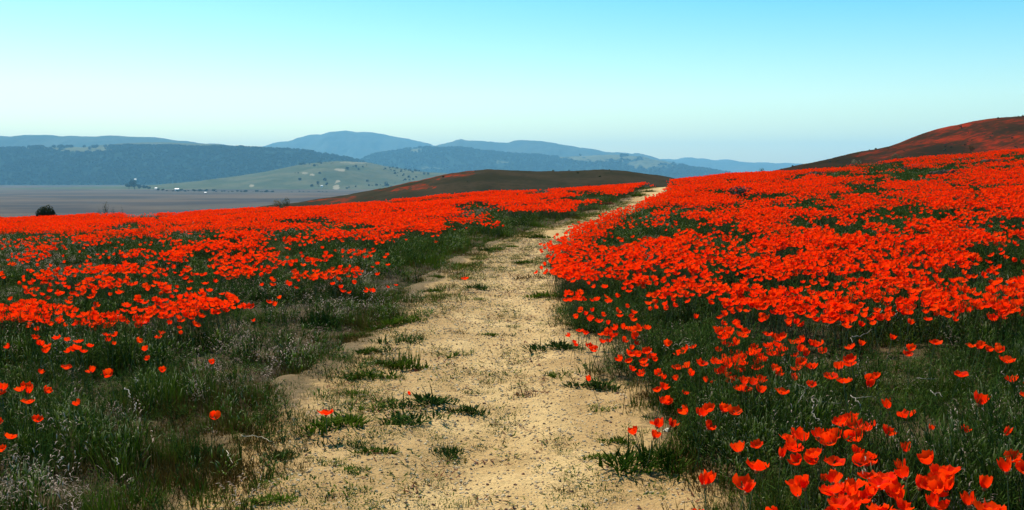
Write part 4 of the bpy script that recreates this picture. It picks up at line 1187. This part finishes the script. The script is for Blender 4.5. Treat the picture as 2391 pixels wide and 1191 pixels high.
stick('dry_twig', z6([(1057, 230), (1030, 290), (1000, 330), (975, 385)]), 0.16, 0.004, TWIG, 'straight pale dead twig sloping down from the crossed poppies', 'twig', 'dead twigs in the dark hollow', [z6([(1030, 290), (960, 262), (900, 270)])])
stick('dry_twig', z6([(1055, 340), (1075, 385), (1062, 440), (1085, 470), (1112, 490)]), 0.14, 0.005, TWIG, 'curly pale dead twig in the middle of the dark hollow', 'twig', 'dead twigs in the dark hollow', [z6([(1062, 345), (1100, 370), (1150, 378), (1250, 380)])])
stick('dry_twig', z6([(1300, 335), (1330, 355), (1362, 395), (1365, 450)]), 0.14, 0.004, TWIG, 'hooked pale dead twig at the green end of the dark hollow', 'twig', 'dead twigs in the dark hollow', [z6([(1330, 355), (1400, 345), (1440, 340)])])
stick('dry_twig', z6([(800, 320), (840, 305), (880, 270), (930, 180)]), 0.16, 0.0035, TWIG, 'thin pale twig leaning out of the wide poppy bunch', 'twig', 'dead twigs in the dark hollow', [z6([(880, 270), (960, 280), (1010, 262)])])
stick('dry_twig', z6([(690, 395), (780, 345), (770, 410)]), 0.12, 0.003, TWIG, 'thin bent twig beside the single poppy in dark leaves', 'twig', 'dead twigs in the dark hollow')
stick('dry_twig', z6([(1720, 225), (1760, 232), (1835, 228)]), 0.10, 0.003, TWIG, 'short flat pale twig lying in the bright green grass', 'twig')
stick('dry_twig', z6([(1800, 305), (1835, 330), (1850, 315), (1880, 345)]), 0.12, 0.003, TWIG, 'small crooked twig below the bright green grass', 'twig')
stick('dry_twig', [(1988, 787), (2008, 786), (2025, 778), (2036, 770)], 0.12, 0.004, TWIG, 'bent pale twig at the front edge of the dense poppy bed', 'twig', None, [[(1988, 787), (1990, 800)]])
stick('dry_twig', z7([(868, 318), (890, 335), (902, 360), (905, 388)]), 0.14, 0.004, TWIG, 'curved white twig in the grass below the straight row of poppies', 'twig')
stick('dry_twig', z7([(945, 240), (957, 262), (950, 285)]), 0.14, 0.003, TWIG, 'short white twig just above the curved white twig', 'twig')
stick('dry_twig', z7([(948, 415), (942, 440), (946, 472)]), 0.12, 0.003, TWIG, 'short upright white twig just below the curved white twig', 'twig')
stick('dry_twig', z7([(440, 800), (425, 822), (398, 838)]), 0.14, 0.004, TWIG, 'short pale twig in the dark shrubby grass near the bottom corner', 'twig')
stick('dry_twig', z7([(812, 812), (828, 830), (820, 855)]), 0.12, 0.003, TWIG, 'short pale twig beside the spiky blue green rosette', 'twig')
stick('straw', z7([(1690, 652), (1760, 657), (1830, 668), (1900, 692)]), 0.05, 0.003, STRAW, 'long pale straw lying across the grassy edge of the path', 'straw')
stick('straw', z7([(1580, 760), (1600, 800), (1625, 845)]), 0.05, 0.0025, STRAW, 'yellow straw in the brown grass below the long pale straw', 'straw')
stick('straw', [(1408, 1124), (1419, 1122), (1430, 1123)], 0.012, 0.004, STRAW, 'short pale stick lying on the sand near the dark bank tuft', 'straw')
def stone(u, v, wpx, mat, label, seed):
    x, y = ground_hit(u, v, 0.0)
    o = link('stone', pebble_mesh(seed, mat)); s = wpx / F_PX * y
    o.location = (x, y, top_z(x, y) - 0.1 * s); o.scale = (s, s, s)
    tag(o, label, 'stone')
PALE = simple_material('pale_stone', (0.55, 0.46, 0.32), 0.85, 0.2, 0.2, 50)
DARK = simple_material('dark_stone', (0.05, 0.04, 0.035), 0.8, 0.3, 0.3, 50)
stone(1146, 1046, 9, DARK, 'dark round pebble alone on the open sand', 31)
stone(1558, 1006, 24, PALE, 'pale flat stone beside the bunch on the big dark tuft', 32)
stone(1308, 1112, 8, DARK, 'dark pebble just above the dead brown patch', 33)
stone(1065, 929, 7, PALE, 'whitish pebble behind the dark tuft joined to the broad tuft', 34)
stone(1147, 1126, 7, DARK, 'dark pebble near the bottom middle of the sand', 35)

# ------------------------------------------------------------------ bushes on the crest
def bush(px_u, v_base, v_top, wpx, D, mat, label, seed, n=900, zbase=None):
    dx = (px_u - W_PX / 2) / F_PX; x = dx * D
    z0 = float(T(x, D)) if D < 50 else EYE + (HORIZON - v_base) / F_PX * D - 0.15
    h = max(0.2, EYE + (HORIZON - v_top) / F_PX * D - z0); r = 0.5 * wpx / F_PX * D
    random.seed(seed)
    t_ = empty('bush', (x, D, z0))
    tag(t_, label, 'bush')
    b = MB()
    for i in range(6):
        a = random.uniform(0, 2 * PI); e = (r * 0.5 * math.cos(a), r * 0.5 * math.sin(a), h * 0.6)
        b.tube([(0.1 * r * math.cos(a), 0.1 * r * math.sin(a), -0.3), (e[0] * .5, e[1] * .5, h * .3), e], [r * .05, r * .035, r * .015], 4)
    link('stem', b.mesh('bush_stem', BARK), t_)
    b = MB()
    lobes = [(random.uniform(-.5, .5) * r, random.uniform(-.4, .4) * r, random.uniform(.35, .72) * h, random.uniform(.35, .6)) for _ in range(9)]
    for i in range(n):
        L = random.choice(lobes)
        th = random.uniform(0, 2 * PI); ph = math.acos(random.uniform(-0.8, 1)); q = random.uniform(0.75, 1.05)
        d = Vector((math.sin(ph) * math.cos(th), math.sin(ph) * math.sin(th), math.cos(ph)))
        c_ = Vector((L[0] + d.x * L[3] * r * q, L[1] + d.y * L[3] * r * q, max(0.02, L[2] + d.z * L[3] * h * 0.62 * q)))
        b.leaf(c_, d + Vector((random.uniform(-.6, .6), random.uniform(-.6, .6), random.uniform(-.3, .6))), r * random.uniform(0.07, 0.15), t=min(1, c_.z / h))
    link('foliage', b.mesh('bush_foliage', mat), t_)
bush(110, 502, 480, 50, 37.5, DARKLEAF, 'round dark green bush standing on the edge of the poppy field', 1, 1500)
bush(246, 490, 470, 20, 38.0, DARKLEAF, 'small dark upright bush beyond the poppy field, beside two smaller ones', 2, 350)
bush(264, 492, 478, 11, 38.0, DARKLEAF, 'very small dark bush between two others at the field edge', 3, 220)
bush(285, 490, 478, 9, 38.0, DARKLEAF, 'smallest dark bush at the field edge, outer one of three', 4, 200)
bush(232, 492, 480, 18, 38.5, SAGELEAF, 'low grey green bush against the small dark upright bush', 12, 250)
bush(650, 480, 463, 30, 38.0, TANLEAF, 'pale tan dry bush on the crest of the poppy field', 5, 500)
bush(668, 478, 459, 24, 38.2, SAGELEAF, 'olive bush leaning against the pale tan bush', 6, 450)
bush(1778, 408, 390, 20, 37.5, DARKLEAF, 'small dark shrub on the skyline of the flowered rise', 7, 350)
bush(2090, 382, 358, 34, 38.5, SAGELEAF, 'pale green round shrub below the red flecked hillside', 8, 450)
bush(1996, 388, 370, 30, 38.5, TANLEAF, 'dry brown shrub beside the pale green shrub', 9, 400)
bush(2262, 350, 338, 14, 60.0, DARKLEAF, 'dark shrub on the lower part of the red flecked hillside', 10, 300)
BRUSH = leaf_material('dry_brush', (0.060, 0.034, 0.026), (0.10, 0.065, 0.045), (0.16, 0.12, 0.09), 0.5, transl=0.1)
bush(2215, 420, 396, 90, 24.0, BRUSH, 'wide dry purplish brush high among the poppies of the rise', 30, 900)
bush(2140, 420, 384, 70, 30.0, BRUSH, 'dry brown brush patch between the wide brush and the pale green shrub', 31, 700)
bush(2320, 420, 372, 80, 29.0, BRUSH, 'dry brush patch near the border, higher than the wide brush', 32, 700)
bush(1905, 420, 400, 60, 30.0, BRUSH, 'thin dry brush patch in the poppies below the brown hillside foot', 33, 500)
bush(1730, 470, 431, 70, 22.0, BRUSH, 'small dry brush patch in the middle of the upper poppy bed', 34, 500)
for i, (u, vb, vt, w_) in enumerate([(2331, 280, 272, 4), (2361, 277, 270, 6), (2366, 277, 270, 6)]):
    bush(u, vb, vt, w_, 300, DARKLEAF, ['tiny shrub alone on the hilltop skyline', 'first of two tiny shrubs side by side on the hilltop', 'second of two tiny shrubs side by side on the hilltop'][i], 20 + i, 90)

# ------------------------------------------------------------------ valley trees and farm houses
def tree(u, v_base, v_top, wpx, D, label, group, seed, n=150):
    x = (u - W_PX / 2) / F_PX * D; z0 = EYE + (HORIZON - v_base) / F_PX * D
    h = (v_base - v_top) / F_PX * D; r = 0.5 * wpx / F_PX * D
    random.seed(seed)
    t_ = empty('tree', (x, D, z0)); tag(t_, label, 'tree', group)
    b = MB(); b.tube([(0, 0, -2), (0.02 * r, 0, h * .35), (0.05 * r, 0.03 * r, h * .7)], [h * .045, h * .035, h * .012], 6)
    for i in range(4):
        a = i * 1.6 + random.random(); b.tube([(0, 0, h * .3), (r * .4 * math.cos(a), r * .4 * math.sin(a), h * .55)], [h * .02, h * .008], 4)
    link('trunk', b.mesh('tree_trunk', BARK), t_)
    b = MB()
    lobes = [(random.uniform(-.5, .5) * r, random.uniform(-.5, .5) * r, random.uniform(.4, .75) * h, random.uniform(.35, .55)) for _ in range(7)]
    for i in range(n):
        L = random.choice(lobes); th = random.uniform(0, 2 * PI); ph = math.acos(random.uniform(-.9, 1)); q = random.uniform(.6, 1.05)
        d = Vector((math.sin(ph) * math.cos(th), math.sin(ph) * math.sin(th), math.cos(ph)))
        b.leaf((L[0] + d.x * L[3] * r * q, L[1] + d.y * L[3] * r * q, L[2] + d.z * L[3] * h * .6 * q), d + Vector((0, 0, .2)), r * random.uniform(.2, .36), t=random.random(), long=1.3)
    link('crown', b.mesh('tree_crown', TREELEAF), t_)
    return t_
GRV = 'trees of the far grove in the valley'
tree(316, 442, 419, 26, 3350, 'tallest tree of the far dark grove on the valley floor', GRV, 1)
tree(303, 442, 426, 18, 3350, 'broad tree at one side of the tallest tree in the far grove', GRV, 2)
tree(327, 442, 430, 14, 3350, 'low tree against the tallest tree in the far grove', GRV, 3)
tree(341, 441, 433, 16, 3300, 'low round tree standing next to the far grove', GRV, 4)
tree(350, 442, 435, 10, 3300, 'outermost small tree standing next to the far grove', GRV, 5)
tree(744, 435, 421, 9, 3100, 'dark tree beside the small white foothill house', None, 6)
tree(764, 434, 425, 9, 3100, 'dark tree on the other side of the small white foothill house', None, 7)
rr = random.Random(4)
first = None
for i in range(46):
    u = 372 + i * 10.3 + rr.uniform(-4, 4)
    vb = 446 + (u - 372) * 0.018 + rr.uniform(-1.2, 1.2)
    if first is None:
        first = tree(u, vb, vb - 5.5, 10, 2750, 'low dark tree in the long hedge line across the valley floor', 'trees of the long valley hedge line', 50, 90)
    else:
        o = copy_tree(first)
        D_ = 2750 + rr.uniform(-60, 60)
        o.location = ((u - W_PX / 2) / F_PX * D_, D_, EYE + (HORIZON - vb) / F_PX * D_)
        s_ = rr.uniform(0.55, 1.25); o.scale = (s_ * rr.uniform(.8, 1.5), s_, s_ * rr.uniform(.7, 1.2)); o.rotation_euler = (0, 0, rr.uniform(0, 6))

WALLW = simple_material('white_paint', (0.80, 0.80, 0.77), 0.6, 0.3, 0.06, 2)
ROOFM = simple_material('pale_metal_roof', (0.62, 0.61, 0.58), 0.45, 0.4, 0.1, 1)
DARKG = simple_material('dark_window', (0.03, 0.035, 0.04), 0.2, 0.5, 0.1, 2)
def box(b, x0, x1, y0, y1, z0, z1):
    b.add([(x0, y0, z0), (x1, y0, z0), (x1, y1, z0), (x0, y1, z0), (x0, y0, z1), (x1, y0, z1), (x1, y1, z1), (x0, y1, z1)],
          [(0, 3, 2, 1), (4, 5, 6, 7), (0, 1, 5, 4), (1, 2, 6, 5), (2, 3, 7, 6), (3, 0, 4, 7)], [0.5] * 8)
def house(u, v, wpx, D, label):
    x = (u - W_PX / 2) / F_PX * D; z0 = EYE + (HORIZON - v) / F_PX * D; w = wpx / F_PX * D; h = max(3.0, w * 0.35)
    t_ = empty('farm_house', (x, D, z0)); tag(t_, label, 'house', 'white farm houses in the valley')
    b = MB(); box(b, -w / 2, w / 2, 0, w * .6, -1, h); link('wall', b.mesh('house_wall', WALLW, False), t_)
    b = MB(); o_ = 0.5
    b.add([(-w / 2 - o_, -o_, h), (w / 2 + o_, -o_, h), (w / 2 + o_, w * .6 + o_, h), (-w / 2 - o_, w * .6 + o_, h), (-w / 2 - o_, w * .3, h * 1.5), (w / 2 + o_, w * .3, h * 1.5)],
          [(0, 1, 5, 4), (2, 3, 4, 5), (0, 4, 3), (1, 2, 5), (0, 3, 2, 1)], [0.5] * 6)
    link('roof', b.mesh('house_roof', ROOFM, False), t_)
    for k in (-.28, .28):
        b = MB(); box(b, w * k - .6, w * k + .6, -0.06, -0.003, h * .35, h * .75); link('window', b.mesh('house_window', DARKG, False), t_)
    b = MB(); box(b, -.55, .55, -0.06, -0.003, 0, h * .7); link('door', b.mesh('house_door', BARK, False), t_)
house(365.5, 441.5, 5, 3300, 'small white house at the end of the far hedge line nearest the grove')
house(414, 444.5, 9, 3000, 'longest white building behind the hedge line in the valley')
house(480.5, 452.5, 5, 2600, 'small white shed in front of the hedge line on the valley floor')
house(752, 436, 5, 3060, 'tiny white house between two dark trees on the foothill')
house(318, 420.5, 4, 3700, 'white gable peeping over the far dark grove')
